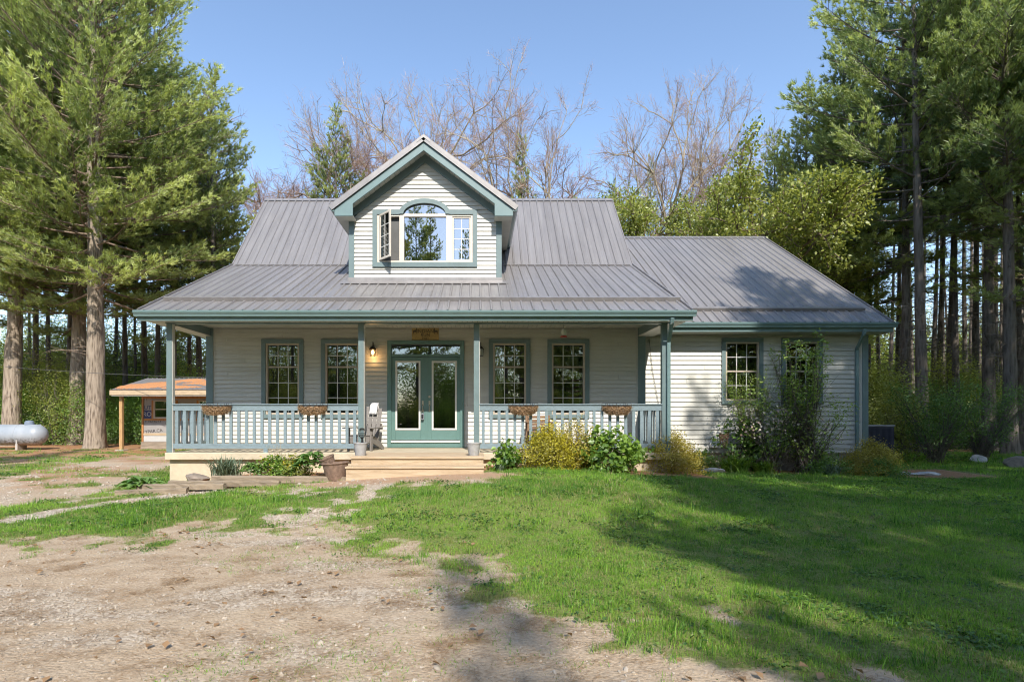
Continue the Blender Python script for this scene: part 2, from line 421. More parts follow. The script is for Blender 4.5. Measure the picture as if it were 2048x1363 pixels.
def ground_mat():
    t = NT('ground_soil')
    fine = t.noise(45, 5, 0.7); med = t.noise(5, 5, 0.65); big = t.noise(0.9, 4, 0.6)
    st = t.noise(9, 6, 0.75, t.map((0.40,1.7,1)))
    dirt = t.ramp(fine, [(0.25,(0.26,0.185,0.12)),(0.5,(0.46,0.355,0.25)),(0.75,(0.58,0.475,0.36))])
    dirt = t.mix(t.ramp(big,[(0.4,0.0),(0.65,0.55)]), dirt, (0.53,0.42,0.30))
    dirt = t.mix(t.ramp(st,[(0.60,0.0),(0.76,0.22)]), dirt, (0.38,0.26,0.17))      # drifts of brown needles
    vc = t.n.new('ShaderNodeTexVoronoi'); vc.inputs['Scale'].default_value = 38; t.l.new(t.tc(), vc.inputs['Vector'])
    bw = t.n.new('ShaderNodeRGBToBW'); t.l.new(vc.outputs['Color'], bw.inputs[0])
    stone = t.ramp(bw.outputs[0], [(0.2,(0.26,0.21,0.165)),(0.55,(0.48,0.405,0.32)),(0.85,(0.62,0.56,0.48))])
    c = t.mix(t.attr('gravel'), dirt, stone)
    lit = t.ramp(t.noise(30,5,0.7), [(0.25,(0.15,0.065,0.03)),(0.5,(0.36,0.17,0.075)),(0.75,(0.52,0.29,0.14))])
    c = t.mix(t.attr('litter'), c, lit)
    gs = t.ramp(t.noise(28,5,0.7), [(0.25,(0.08,0.10,0.025)),(0.5,(0.18,0.21,0.06)),(0.78,(0.32,0.29,0.14))])
    g = t.math('ADD', t.attr('grass'), t.math('MULTIPLY', t.math('SUBTRACT', med, 0.5), 0.9))
    c = t.mix(t.ramp(g,[(0.35,0.0),(0.62,1.0)]), c, gs)
    t.color(c); t.rough(0.95); t.p.inputs['Specular IOR Level'].default_value = 0.15
    h = t.math('ADD', t.math('MULTIPLY', vc.outputs['Distance'], -0.5), t.math('ADD', fine, med)); t.bump(h, 0.7, 0.02)
ground_mat()

# ================================================================ GROUND
def poly_mask(x, y, poly):
    ins = np.zeros(x.shape, bool); n = len(poly)
    for i in range(n):
        (x0,y0),(x1,y1) = poly[i], poly[(i+1)%n]
        c = ((y0 > y) != (y1 > y)) & (x < (x1-x0)*(y-y0)/((y1-y0) or 1e-9)+x0); ins ^= c
    return ins
def seg_dist(x, y, pl):
    d = np.full(x.shape, 1e9)
    for (x0,y0),(x1,y1) in zip(pl[:-1], pl[1:]):
        dx, dy = x1-x0, y1-y0; t = np.clip(((x-x0)*dx+(y-y0)*dy)/(dx*dx+dy*dy), 0, 1)
        d = np.minimum(d, np.hypot(x-x0-t*dx, y-y0-t*dy))
    return d
def gz(x, y):
    """height of the yard"""
    x = np.asarray(x, float); y = np.asarray(y, float)
    rise = 0.35*np.exp(-((x-0.6)/np.where(x<0.6,4.2,5.0))**2)*sstep(6.5, 10.6, y)*(1-sstep(15, 22, y))
    rise = rise - 0.05*np.exp(-((x+7)/3)**2)*sstep(8, 11, y)*(1-sstep(14, 18, y))
    rel = 0.05*(fbm(x*0.22+3, y*0.22+9, 3)-0.5) + 0.02*(fbm(x*1.3, y*1.3, 3)-0.5)
    bedh = 0.20*sstep(-6.4,-4.2,x)*(1-sstep(-2.45,-2.2,x))*sstep(10.98,11.12,y)*(1-sstep(12.6,13.5,y))   # soil held by the timbers
    return rise + rel + np.maximum(bedh-np.maximum(rise-0.02,0),0)
def gzf(x, y): return float(gz(np.array([x]), np.array([y]))[0])

DRIVE_EDGE = [(-60,5.6),(-9,5.8),(-5.2,6.3),(-3.9,6.8),(-2.7,7.7),(-1.6,6.75),(-.53,5.85),(.25,4.9),(.9,4.0),(1.6,3.5),(2.15,3.0),(2.9,2.2),(3.6,1.0),(4.5,-1),(6,-4),(60,-30)]
TRACK = [gnd(-400,1075), gnd(0,1013), gnd(120,995), gnd(230,970), gnd(335,948), gnd(335,913), gnd(250,912), gnd(120,932), gnd(0,957), gnd(-400,985)]
GRAVEL_LINE = [gnd(20,1042), gnd(120,1022), gnd(250,1004), gnd(380,990), gnd(500,976)]
PATCH = [gnd(560,1045), gnd(700,1080), gnd(790,1050), gnd(800,985), gnd(700,955), gnd(560,965)]
def zones(x, y):
    x = np.asarray(x, float); y = np.asarray(y, float)
    n1 = fbm(x*1.1, y*1.1, 5)-0.5; n2 = fbm(x*4+50, y*4, 4)-0.5; n3 = fbm(x*0.5+9, y*0.5+70, 3)-0.5
    ex, ey = zip(*DRIVE_EDGE); de = np.interp(x, ex, ey)
    g = np.maximum(sstep(-0.7, 0.75, (y-de)+n1*2.4+n2*2.2), 0.8*sstep(0.13,0.24,n2+0.4*n1)*sstep(-1.3,-0.2,y-de))                       # lawn beyond the drive
    gravel = np.zeros_like(x); litter = np.zeros_like(x)
    tr = poly_mask(x+n1*0.9, y+n2*0.9, TRACK)
    g = np.where(tr, g*sstep(0.02,0.22,n1)*0.8, g); gravel = np.where(tr, np.clip(0.35+n2*1.6,0,0.85), gravel)
    gl = 1-sstep(0.12, 0.42, seg_dist(x, y, GRAVEL_LINE)+n2*0.35)
    g = g*(1-gl*0.92); gravel = np.maximum(gravel, gl*0.9)
    pm = poly_mask(x+n1*1.0, y+n2*1.0, PATCH); bare = sstep(-0.06, 0.16, n1*0.7+1.1*n2)
    g = np.where(pm, g*(1-0.85*bare), g); gravel = np.where(pm, np.maximum(gravel, bare*0.6), gravel)
    yel = sstep(-8.5,-6.5,x)*(1-sstep(0.0,1.2,x+n1*2))*sstep(8.9,9.7,y+n1*1.5-0.12*(x+3)*(x<-3))*(1-sstep(12,13,y)); g = g*(1-yel*np.clip(0.42+n2*2.2,0.05,0.8)); gravel = np.maximum(gravel, yel*np.clip(n2*2.2,0,0.6)); litter = np.maximum(litter, yel*np.clip(0.1-n2*1.5,0,0.35))
    # stony streaks on the drive
    st = sstep(0.05, 0.2, fbm(x*0.8+30, y*2.2+4, 4)-0.5)*(y < de); gravel = np.maximum(gravel, st*0.6)
    # needles under the pines, bare earth by the steps, mulch beds
    wl = (1-sstep(-9.5,-7.0,x+n1*2))*sstep(9.5,11.5,y); g = g*(1-wl*np.clip(0.5+n2*2,0.1,0.85)); litter = np.maximum(litter, wl*np.clip(0.35+n1*2,0,0.7))
    lf = sstep(16.5, 20.5, y + n1*5 + n3*3)*(1-sstep(-7.5,-5.5,x)); litter = np.maximum(litter, lf*np.clip(0.75+n2*2,0.2,1)); g = g*(1-0.8*lf*sstep(-0.18,0.1,n1))
    lr = sstep(20.5, 23, y+n1*3)*sstep(9,11,x); litter = np.maximum(litter, lr*0.9); g = g*(1-lr*0.9)
    lb = sstep(24, 26, y); litter = np.maximum(litter, lb*0.8); g = g*(1-lb*0.8)
    sb = (1-sstep(0.3,0.9,np.maximum(np.abs(x+1.15)-1.5, 0)+np.abs(y-10.35)*1.2+n1*0.6)); g = g*(1-sb); litter = np.maximum(litter, sb*0.45)
    bed = np.maximum(sstep(0.15,0.0, 11.15-y+n2*0.5+0.25*np.sin(x*1.3))*(x>0.0)*(x<4.8)*(y<12.6), sstep(0.2,0.0,13.0-y+n2*0.5+0.2*np.sin(x*1.1))*(x>4.2)*(x<12.2)*(y<15))
    bed = np.maximum(bed, (y>10.75)*(y<12.4)*(x<-2.4)*(x>-6.3)*1.0)
    litter = np.maximum(litter, bed*0.8); g = g*(1-bed*0.96)
    return np.clip(g,0,1), np.clip(gravel,0,1), np.clip(litter,0,1)

def cgrid(parts):
    out = []
    for a, b, st in parts: out.append(np.arange(a, b-1e-6, st))
    out.append(np.array([parts[-1][1]])); return np.unique(np.round(np.concatenate(out), 4))
gx = cgrid([(-900,-120,130),(-120,-40,16),(-40,-20,1.2),(-20,-8,0.22),(-8,9,0.085),(9,18,0.2),(18,40,1.2),(40,120,16),(120,900,130)])
gy = cgrid([(-300,-60,40),(-60,-10,6),(-10,2,0.8),(2,9,0.07),(9,16,0.13),(16,26,0.25),(26,50,1.5),(50,120,14),(120,1800,210)])
GX, GY = np.meshgrid(gx, gy); fx_, fy_ = GX.ravel(), GY.ravel()
GZ = gz(fx_, fy_); zg, zgr, zl = zones(fx_, fy_)
GZ = GZ + zg*0.012 - (1-zg)*0.008*(fbm(fx_*6, fy_*6, 3))
nx, ny = len(gx), len(gy)
ii = np.arange((ny-1)*nx).reshape(ny-1, nx)[:, :-1].ravel()
T = np.stack([ii, ii+1, ii+nx+1, ii+nx], 1)
gme = npmesh('ground', np.stack([fx_, fy_, GZ], 1), T, 'ground_soil', dict(grass=zg, gravel=zgr, litter=zl), True)
tag(meshobj('ground', gme), 'dirt drive, gravel tracks and mown lawn of the yard', 'ground', kind='structure')

# ================================================================ HOUSE
house = empty('farmhouse', (-1.3, 14.0, 0.0), 'white sided farmhouse with grey metal roof, teal trim, dormer and front porch', 'house')
DW, DWING, DDOR, DP = 14.0, 14.5, 14.4, 12.28          # depths of main wall, wing wall, dormer wall, porch posts
XL, XR = -6.62, 4.06                                    # main house walls
DECK = CZ-0.787; CEIL = wz(2.165); SOF = wz(2.0)
XRL, XRR = -7.06, 4.47                                  # main roof edges

def wall_holes(x0, x1, z0, z1, D, holes, th=0.14, mb=None):
    mb = mb or MB()
    xs = sorted({x0, x1, *[h[0] for h in holes], *[h[1] for h in holes]}); zs = sorted({z0, z1, *[h[2] for h in holes], *[h[3] for h in holes]})
    for xa, xb in zip(xs[:-1], xs[1:]):
        za = None
        for i, (zc, zd) in enumerate(zip(zs[:-1], zs[1:])):
            m = ((xa+xb)/2, (zc+zd)/2)
            solid = not any(h[0] < m[0] < h[1] and h[2] < m[1] < h[3] for h in holes)
            if solid and za is None: za = zc
            if za is not None and (not solid or i == len(zs)-2):
                mb.box(xa, xb, D, D+th, za, zd if solid else zc); za = None
    return mb
def siding(parent, D, x0, x1, z0, z1, pitch, holes, clip=None, arch=None):
    k = 0; z = z0
    while z < z1-0.01:
        zt = min(z+pitch, z1); zc = (z+zt)/2
        a, b = x0, x1; a2, b2 = x0, x1
        if clip:
            a, b = clip(z); a2, b2 = clip(zt)
            if b-a < 0.04: break
            if b2 < a2: a2 = b2 = (a+b)/2
        segs = [(a, b, a2, b2)]
        for (ha, hb, hc, hd) in holes:
            if hc < zc < hd:
                new = []
                for (p, q, p2, q2) in segs:
                    if hb <= p or ha >= q: new.append((p,q,p2,q2)); continue
                    if ha > p: new.append((p, ha, p2, ha))
                    if hb < q: new.append((hb, q, hb, q2))
                segs = new
        if arch and arch[1](zt) > 0 and arch[1](z) is not None and z > arch[2]-0.08:
            ac, fw_ = arch[0], arch[1]; new = []
            for (p, q, p2, q2) in segs:
                if p < ac < q: new += [(p, ac-fw_(z), p2, ac-fw_(zt)), (ac+fw_(z), q, ac+fw_(zt), q2)]
                else: new.append((p,q,p2,q2))
            segs = new
        cut = []; k += 1
        for (p, q, p2, q2) in segs:                        # panels butt-jointed along a course
            j = x0+1.3+(k*1.37)%3.66-3.66; cur, cur2 = p, p2
            while j < q-0.3:
                if j > cur+0.3: cut.append((cur,j-0.002,cur2,j-0.002)); cur = cur2 = j+0.002
                j += 3.66
            cut.append((cur,q,cur2,q2))
        segs = cut
        for (p, q, p2, q2) in segs:
            if q-p < 0.02: continue
            f0, f1 = D-0.036, D-0.008
            m = MB(); m.add([(p,f0,z),(q,f0,z),(q,D+0.004,z),(p,D+0.004,z),(p2,f1,zt),(q2,f1,zt),(q2,D+0.004,zt),(p2,D+0.004,zt)],
                            [(0,3,2,1),(4,5,6,7),(0,1,5,4),(1,2,6,5),(2,3,7,6),(3,0,4,7)])
            m.build('siding_board', 'siding', parent)
        z += pitch

def window(D, x0, x1, ztop, zbot, cols, up, low, split, cas=0.105, gl='window_glass', casing=True, name='window'):
    """casing outer edges x0..x1, zbot..ztop; sash split height; returns wall hole and siding hole"""
    m = MB()
    y0, y1 = D-0.062, D-0.002
    m.box(x0, x1, y0, y1, ztop-cas, ztop); m.box(x0, x1, y0-0.012, y1, zbot, zbot+cas*0.9)
    m.box(x0, x0+cas, y0+0.003, y1, zbot+cas*0.9, ztop-cas); m.box(x1-cas, x1, y0+0.003, y1, zbot+cas*0.9, ztop-cas)
    w = m.build(name, 'teal', house, bevel=0.006)
    a, b, c, d = x0+cas, x1-cas, zbot+cas*0.9, ztop-cas
    fr = 0.042; m = MB()
    m.box(a, a+fr, D-0.036, D+0.09, c, d); m.box(b-fr, b, D-0.036, D+0.09, c, d)
    m.box(a+fr, b-fr, D-0.036, D+0.09, d-fr, d); m.box(a+fr, b-fr, D-0.036, D+0.09, c, c+fr)
    m.build('frame', 'beige_frame', w, bevel=0.004)
    a += fr; b -= fr; c += fr; d -= fr
    m = MB(); m.box(a, b, D-0.004, D+0.05, split-0.018, split+0.018); m.build('meeting_rail', 'beige_frame', w)
    mu = MB(); bw = 0.016
    for (za, zb, rows, yy) in ((split+0.018, d, up, D+0.012), (c, split-0.018, low, D+0.030)):
        xs = [a+(b-a)*i/cols for i in range(cols+1)]; zs = [za+(zb-za)*i/rows for i in range(rows+1)]
        for i in range(1, cols): mu.box(xs[i]-bw/2, xs[i]+bw/2, yy-0.010, yy+0.010, za, zb)
        for j in range(1, rows): mu.box(a, b, yy-0.008, yy+0.008, zs[j]-bw/2, zs[j]+bw/2)
        for i in range(cols):
            for j in range(rows):
                p = MB(); p.box(xs[i]+bw/2, xs[i+1]-bw/2, yy-0.003, yy+0.003, zs[j]+bw/2, zs[j+1]-bw/2); p.build('pane', gl, w)
    mu.build('muntin', 'white_trim', w)
    return (a-fr, b+fr, c-fr, d+fr), (x0+0.02, x1-0.02, zbot+0.02, ztop-0.02)

# ---- front wall
mh, sh = [], []
for (u0, u1) in ((524,608),(642.5,726.5),(977.4,1060.5),(1094.5,1178)):
    h, s_ = window(DW, px(u0,DW), px(u1,DW), pz(678,DW), pz(836,DW), 3, 2, 3, pz(733.5,DW))
    mh.append(h); sh.append(s_)
dx0, dx1, dz1 = px(775,DW), px(928.5,DW), pz(681,DW)
door_hole = (dx0+0.1, dx1-0.1, DECK, dz1-0.1); mh.append(door_hole); sh.append((dx0+0.02, dx1-0.02, DECK-0.1, dz1-0.02))
fw = wall_holes(XL, XR, 0.1, 3.75, DW, mh).build('front_wall', 'siding_trim', house)
siding(fw, DW, XL+0.14, XR-0.02, DECK+0.02, CEIL-0.02, 0.1035, sh)
for (xa, xb) in ((px(414,DW), px(428,DW)), (px(1275,DW), px(1290,DW))):
    m = MB(); m.box(xa, xb, DW-0.055, DW+0.06, DECK, CEIL); m.build('corner_board', 'teal', house, bevel=0.006)
for xa in (px(428,DW)+0.003, px(1275,DW)-0.033):
    m = MB(); m.box(xa, xa+0.03, DW-0.036, DW, DECK, CEIL); m.build('corner_strip', 'siding_trim', house)
# shell of the rooms behind
m = MB(); m.box(XL, XL+0.14, DW+0.14, 24, 0.1, 3.75); m.box(XR-0.14, XR, DW+0.14, 24, 0.1, 3.75); m.box(XL, XR, 24, 24.14, 0.1, 5.2); m.box(XL, XR, DW+3.6, DW+3.7, DECK, 3.58)
m.build('side_wall', 'siding_trim', house)
m = MB(); m.box(XL+0.14, XR-0.14, DW+0.14, 24, DECK-0.2, DECK-0.01); m.build('interior_floor', 'interior_floor', house)
m = MB(); m.box(XL+0.01, XR-0.01, DW+0.145, 23.99, CEIL, CEIL+0.3); m.build('interior_ceiling', 'interior', house)
m = MB(); m.box(XL+0.141, XR-0.141, DW+3.55, DW+3.595, DECK, CEIL); m.build('interior_wall', 'interior', house)
for side in (-1, 1):                                     # gable ends
    X = XL if side < 0 else XR
    gp = [(DW+0.0, 3.7), (24.0, 3.7), (24.0, 5.0), (19.05, 8.45), (16.5, 5.62), (DW+0.02, 4.42)]
    m = MB(); m.prism(gp, X if side < 0 else X-0.14, X+0.14 if side < 0 else X, 'x'); m.build('gable_wall', 'siding_trim', house)

# ---- front door
m = MB(); y0, y1 = DW-0.06, DW-0.002; cz0 = pz(893.8,DW)
zt0, zt1 = pz(708,DW), pz(688.5,DW)                      # transom glass
m.box(dx0, dx0+0.1, y0, y1+0.12, cz0, dz1); m.box(dx1-0.1, dx1, y0, y1+0.12, cz0, dz1)
m.box(dx0+0.1, dx1-0.1, y0-0.01, y1+0.12, dz1-0.09, dz1); m.box(dx0+0.1, dx1-0.1, y0+0.01, y1+0.10, pz(713,DW), zt0)
m.box(dx0+0.1, dx1-0.1, y0-0.02, y1+0.12, cz0, pz(884,DW))
door = m.build('front_door', 'door_paint', house, bevel=0.006)
m = MB(); m.box(dx0+0.1, dx1-0.1, y0-0.05, y1+0.08, pz(884,DW)+0.002, pz(880,DW)); m.build('threshold', 'white_trim', door)
m = MB(); m.box(dx0+0.1, dx1-0.1, DW+0.0, DW+0.012, zt0, dz1-0.09); m.build('transom_pane', 'window_glass', door)
for (a, b, ga, gb) in ((781.7, 852.2, 791, 841.2), (854.3, 923, 863.6, 913.8)):
    xa, xb = px(a,DW), px(b,DW); xg, xh = px(ga,DW), px(gb,DW); zb, zt = pz(879.5,DW)+0.004, pz(713.6,DW)
    za, zc = pz(859.5,DW), pz(721.5,DW); ya, yb = DW-0.022, DW+0.03
    m = MB(); m.box(xa, xg, ya, yb, zb, zt); m.box(xh, xb, ya, yb, zb, zt); m.box(xg, xh, ya, yb, zb, za); m.box(xg, xh, ya, yb, zc, zt)
    m.build('door_leaf', 'door_paint', door, bevel=0.005)
    fr = 0.045; m = MB(); yc = ya-0.014
    m.box(xg, xg+fr, yc, yb, za, zc); m.box(xh-fr, xh, yc, yb, za, zc); m.box(xg+fr, xh-fr, yc, yb, za, za+fr); m.box(xg+fr, xh-fr, yc, yb, zc-fr, zc)
    m.build('glazing_frame', 'white_trim', door, bevel=0.006)
    m = MB(); m.box(xg+fr, xh-fr, DW-0.006, DW+0.006, za+fr, zc-fr); m.build('pane', 'window_glass', door)
m = MB(); m.box(px(851.7,DW), px(854.8,DW), DW-0.034, DW-0.023, pz(879,DW), pz(714,DW)); m.build('astragal', 'door_paint', door)
for u in (845.7, 859.2):
    X = px(u, DW); m = MB(); yy = DW-0.022
    m.box(X-0.022, X+0.022, yy-0.012, yy, pz(811,DW), pz(801,DW)); m.box(X-0.018, X+0.018, yy-0.01, yy, pz(823,DW), pz(818,DW))
    m.tube([(X,yy-0.01,pz(809,DW)),(X,yy-0.05,pz(811,DW)),(X,yy-0.055,pz(815,DW)),(X,yy-0.05,pz(819,DW)),(X,yy-0.01,pz(821,DW))], 0.011, 8)
    m.build('handle', 'brass', door, smooth=False)
X = px(859.2,DW); m = MB(); m.tube([(X,DW-0.022,pz(793,DW)),(X,DW-0.045,pz(793,DW))], 0.028, 14); m.build('deadbolt', 'brass', door)
lb = empty('lock_box', (px(845.5,DW), DW-0.07, pz(839,DW)), 'small grey lock box hanging from the left door handle', 'lock box')
m = MB(); m.box(-0.035,0.035,-0.03,0.03,0.0,0.16); m.local('body', 'lockbox', lb, bevel=0.008)
m = MB(); m.box(-0.024,0.024,-0.036,-0.03,0.03,0.13); m.local('dial_plate', 'black_metal', lb)
m = MB(); m.tube([(-0.022,0,0.155),(-0.022,0,0.21),(0,0,0.235),(0.022,0,0.21),(0.022,0,0.155)], 0.007, 6); m.local('shackle', 'brass', lb)

# ---- curtains
def curtain(x0, x1, label, D=DW+0.2, z0=DECK+0.35, z1=3.1, mat='curtain'):
    n = int((x1-x0)/0.02)+2; vs = []; fs = []
    for i in range(n):
        X = x0+(x1-x0)*i/(n-1); Y = D+0.035*math.sin(i*1.25)+0.012*math.sin(i*0.47)
        vs += [(X,Y,z0),(X,Y,z1)]
    for i in range(n-1): fs.append((2*i,2*i+2,2*i+3,2*i+1))
    m = MB(); m.add(vs, fs); o = m.build('curtain', mat, None, smooth=True)
    s = o.modifiers.new('cloth', 'SOLIDIFY'); s.thickness = 0.006
    return tag(o, label, 'curtain')
curtain(px(988,DW+.2)-0.05, px(1012,DW+.2), 'pale curtain behind the first window beside the door')
curtain(px(1158,DW+.2), px(1170,DW+.2)+0.04, 'narrow pale curtain behind the window farthest right under the porch')
curtain(px(648,DW+.2), px(660,DW+.2), 'pale curtain edge behind the window nearest the chair')
curtain(px(1452,DWING+.2), px(1478,DWING+.2), 'grey curtain inside the wing window nearest the porch', DWING+0.2, 1.6, 3.3)

# ---- porch slab, steps
m = MB(); m.box(-6.67, 4.12, 12.13, DW-0.002, DECK-0.15, DECK); m.build('porch_floor', 'concrete', house, bevel=0.012)
m = MB(); m.box(-6.62, 4.08, 12.24, DW-0.01, -0.3, DECK-0.152); m.build('porch_foundation', 'concrete', house)
m = MB(); m.box(4.08, 9.88, DWING+0.03, 24, -0.4, 0.476); m.build('wing_foundation', 'concrete_block', house)
xs0, xs1 = px(701, 10.95), px(968, 10.95)
st = MB(); st.box(xs0+0.05, xs1-0.05, 11.0, 12.10, 0.1, DECK-0.045); st.build('step_frame', 'pine_deck', house)
steps = house
step_part = bpy.data.objects['step_frame']
for i in range(9):                                        # landing planks
    ya = 10.93+i*0.142; m = MB(); m.box(xs0, xs1, ya, ya+0.136, DECK-0.040, DECK+0.003+0.002*(i%2)); m.build('plank', 'pine_deck', step_part, bevel=0.004)
m = MB(); m.box(xs0+0.01, xs1-0.01, 10.962, 10.995, DECK-0.205, DECK-0.042); m.build('plank', 'pine_deck', step_part, bevel=0.004)
for i in range(2):
    ya = 10.62+i*0.158; m = MB(); m.box(xs0-0.03, xs1+0.0, ya, ya+0.152, DECK-0.20, DECK-0.162); m.build('plank', 'pine_deck', step_part, bevel=0.004)
m = MB(); m.box(xs0-0.02, xs1-0.01, 10.65, 10.68, 0.05, DECK-0.202); m.build('plank', 'pine_deck', step_part, bevel=0.004)

# ---- posts and beams
PX = [px(341,DP), px(723,DP), px(953,DP), px(1328,DP)]
for X in PX:
    m = MB(); m.box(X-0.06, X+0.06, DP-0.06, DP+0.06, DECK, SOF-0.02); m.build('post', 'teal', house, bevel=0.008)
    m = MB(); m.box(X+0.0605, X+0.072, DP-0.05, DP+0.05, DECK, SOF-0.03); m.build('post_strip', 'siding_trim', house) if X < 0 else None
m = MB(); m.box(XL-0.07, XR+0.06, DP-0.09, DP+0.10, SOF-0.02, SOF+0.3); m.build('porch_beam', 'teal', house)
for X in (PX[0], PX[3]):
    m = MB(); m.box(X-0.075, X+0.075, DP+0.102, DW-0.05, SOF-0.035, SOF+0.3); m.build('side_beam', 'teal', house)
    m = MB(); m.box(X-0.082, X+0.082, DP+0.104, DW-0.052, SOF-0.048, SOF-0.036); m.build('side_beam_trim', 'siding_trim', house)

# ---- railings
def railing(a, b, feet=True):
    """between two points on the deck, balusters as separate boards"""
    a = Vector(a); b = Vector(b); d = (b-a).normalized(); L = (b-a).length
    up = Vector((0,0,1)); m = MB()
    zt = DECK+1.045
    m.bar(a+up*(1.045-0.085), b+up*(1.045-0.085), 0.05, 0.12); r = m.build('railing', 'teal_rail', house, bevel=0.004)
    m = MB(); m.bar(a+up*1.033, b+up*1.033, 0.105, 0.024); m.build('cap_rail', 'teal_rail', r, bevel=0.004)
    m = MB(); m.bar(a+up*0.135, b+up*0.135, 0.05, 0.105); m.build('bottom_rail', 'teal_rail', r, bevel=0.004)
    n = int(round(L/0.17)); me = None; nrm = d.cross(up)
    for i in range(n):
        c = a+d*((i+0.5)*L/n)
        if me is None:
            mm = MB(); mm.bar((0,0,0.16),(0,0,0.93),0.064,0.030,up=(0,1,0)); me = mm.mesh('baluster','teal_rail')
        o = bpy.data.objects.new('baluster', me); ang = math.atan2(d.y, d.x)
        link(o, r, Matrix.Translation(c-nrm*0.04*0) @ Matrix.Rotation(ang, 4, 'Z'))
    if feet:
        c = (a+b)/2; mm = MB(); mm.bar(c+up*0.0, c+up*0.083, 0.09, 0.05, up=(0,1,0)); mm.build('rail_foot', 'teal_rail', r)
    return r
base = lambda X, Y: (X, Y, DECK)
railing(base(PX[0]+0.06, DP-0.005), base(PX[1]-0.06, DP-0.005))
railing(base(PX[2]+0.06, DP-0.005), base(PX[3]-0.06, DP-0.005))
railing(base(PX[0], DP+0.06), base(PX[0], DW-0.05), False)
railing(base(PX[3], DP+0.06), base(PX[3], DW-0.05), False)

# ---- roofs
def sheet_profile(w, pitch=0.2285, h=0.030):
    pts = [(0.0, 0.0)]; x = pitch/2
    while x < w-0.001:
        pts += [(max(x-0.030,0.002),0.0),(x-0.012,h),(min(x+0.012,w),h)]
        if x+0.030 < w: pts += [(x+0.030,0.0)]
        q = x+pitch/2
        if q+0.01 < w: pts += [(q-0.022,0.0),(q-0.008,0.004),(q+0.008,0.004),(q+0.022,0.0)]
        x += pitch
    pts = [p for p in pts if p[0] < w]; pts.append((w, pts[-1][1] if pts[-1][1] > 0.01 else 0.0))
    return pts
_sheetcache = {}
def sheet_mesh(w, L):
    k = (round(w,3), round(L,3))
    if k not in _sheetcache:
        pr = sheet_profile(w); n = len(pr); m = MB()
        vs = [(x,0,z) for x,z in pr]+[(x,L,z) for x,z in pr]+[(x,0,z-0.006) for x,z in pr]+[(x,L,z-0.006) for x,z in pr]
        fs = []
        for i in range(n-1): fs += [(i,i+1,n+i+1,n+i), (2*n+i,3*n+i,3*n+i+1,2*n+i+1), (i,2*n+i,2*n+i+1,i+1)]
        m.add(vs, fs); _sheetcache[k] = m.mesh('roof_sheet','roof_metal')
    return _sheetcache[k]
def roof_sheets(part, org, ex, W, es, L, w=0.914):
    ex = Vector(ex).normalized(); es = Vector(es).normalized(); en = ex.cross(es)
    if en.z < 0: en = -en
    x = 0.0; i = 0
    while x < W-0.01:
        ww = min(w, W-x)
        p = Vector(org)+ex*x+en*(0.008+0.003*(i%2)*0)
        M4 = Matrix(((ex.x,es.x,en.x,p.x),(ex.y,es.y,en.y,p.y),(ex.z,es.z,en.z,p.z),(0,0,0,1)))
        link(bpy.data.objects.new('roof_sheet', sheet_mesh(ww, L)), part, M4)
        x += ww; i += 1
E0 = Vector((0, 11.85, wz(2.18))); E1 = Vector((0, 16.45, wz(4.35))); E2 = Vector((0, 19.02, wz(7.21)))
ZDOR = E0.z+(DDOR-E0.y)*(E1.z-E0.z)/(E1.y-E0.y)
DXL, DXR, DXC = -3.25, 0.61, -1.32                       # dormer walls
def slab(name, pts, x0, x1, th=0.10, mat='fascia'):
    """roof deck: strip following (y,z) points"""
    poly = [(p.y, p.z-0.006) for p in pts] + [(p.y, p.z-th-0.006) for p in reversed(pts)]
    m = MB(); m.prism(poly, x0, x1, 'x'); return m.build(name, mat, house)
Edor = E0.lerp(E1, (DDOR-E0.y)/(E1.y-E0.y))
lr = slab('porch_roof', [E0, E1], XRL+0.02, DXL, mat='fascia')
slab('porch_roof_deck', [E0, E1], DXR, XRR-0.02); slab('porch_roof_deck', [E0, Edor], DXL, DXR)
sl_ = (E1-E0)
roof_sheets(lr, (XRL,E0.y,E0.z), (1,0,0), DXL-XRL, sl_, sl_.length)
roof_sheets(lr, (DXL,E0.y,E0.z), (1,0,0), DXR-DXL, sl_, (Edor-E0).length-0.02)
roof_sheets(lr, (DXR,E0.y,E0.z), (1,0,0), XRR-DXR, sl_, sl_.length)
ur = slab('upper_roof', [E1, E2], XRL+0.02, XRR-0.02)
su = E2-E1
roof_sheets(ur, (XRL,E1.y-0.05,E1.z-0.05*su.z/su.y+0.035), (1,0,0), XRR-XRL, su, su.length+0.06)
BK = [E2, Vector((0,24.5,wz(3.2)))]
br = slab('rear_roof', BK, XRL+0.02, XRR-0.02); sb_ = BK[1]-BK[0]
roof_sheets(br, (XRL,BK[1].y,BK[1].z), (1,0,0), XRR-XRL, -sb_, sb_.length)
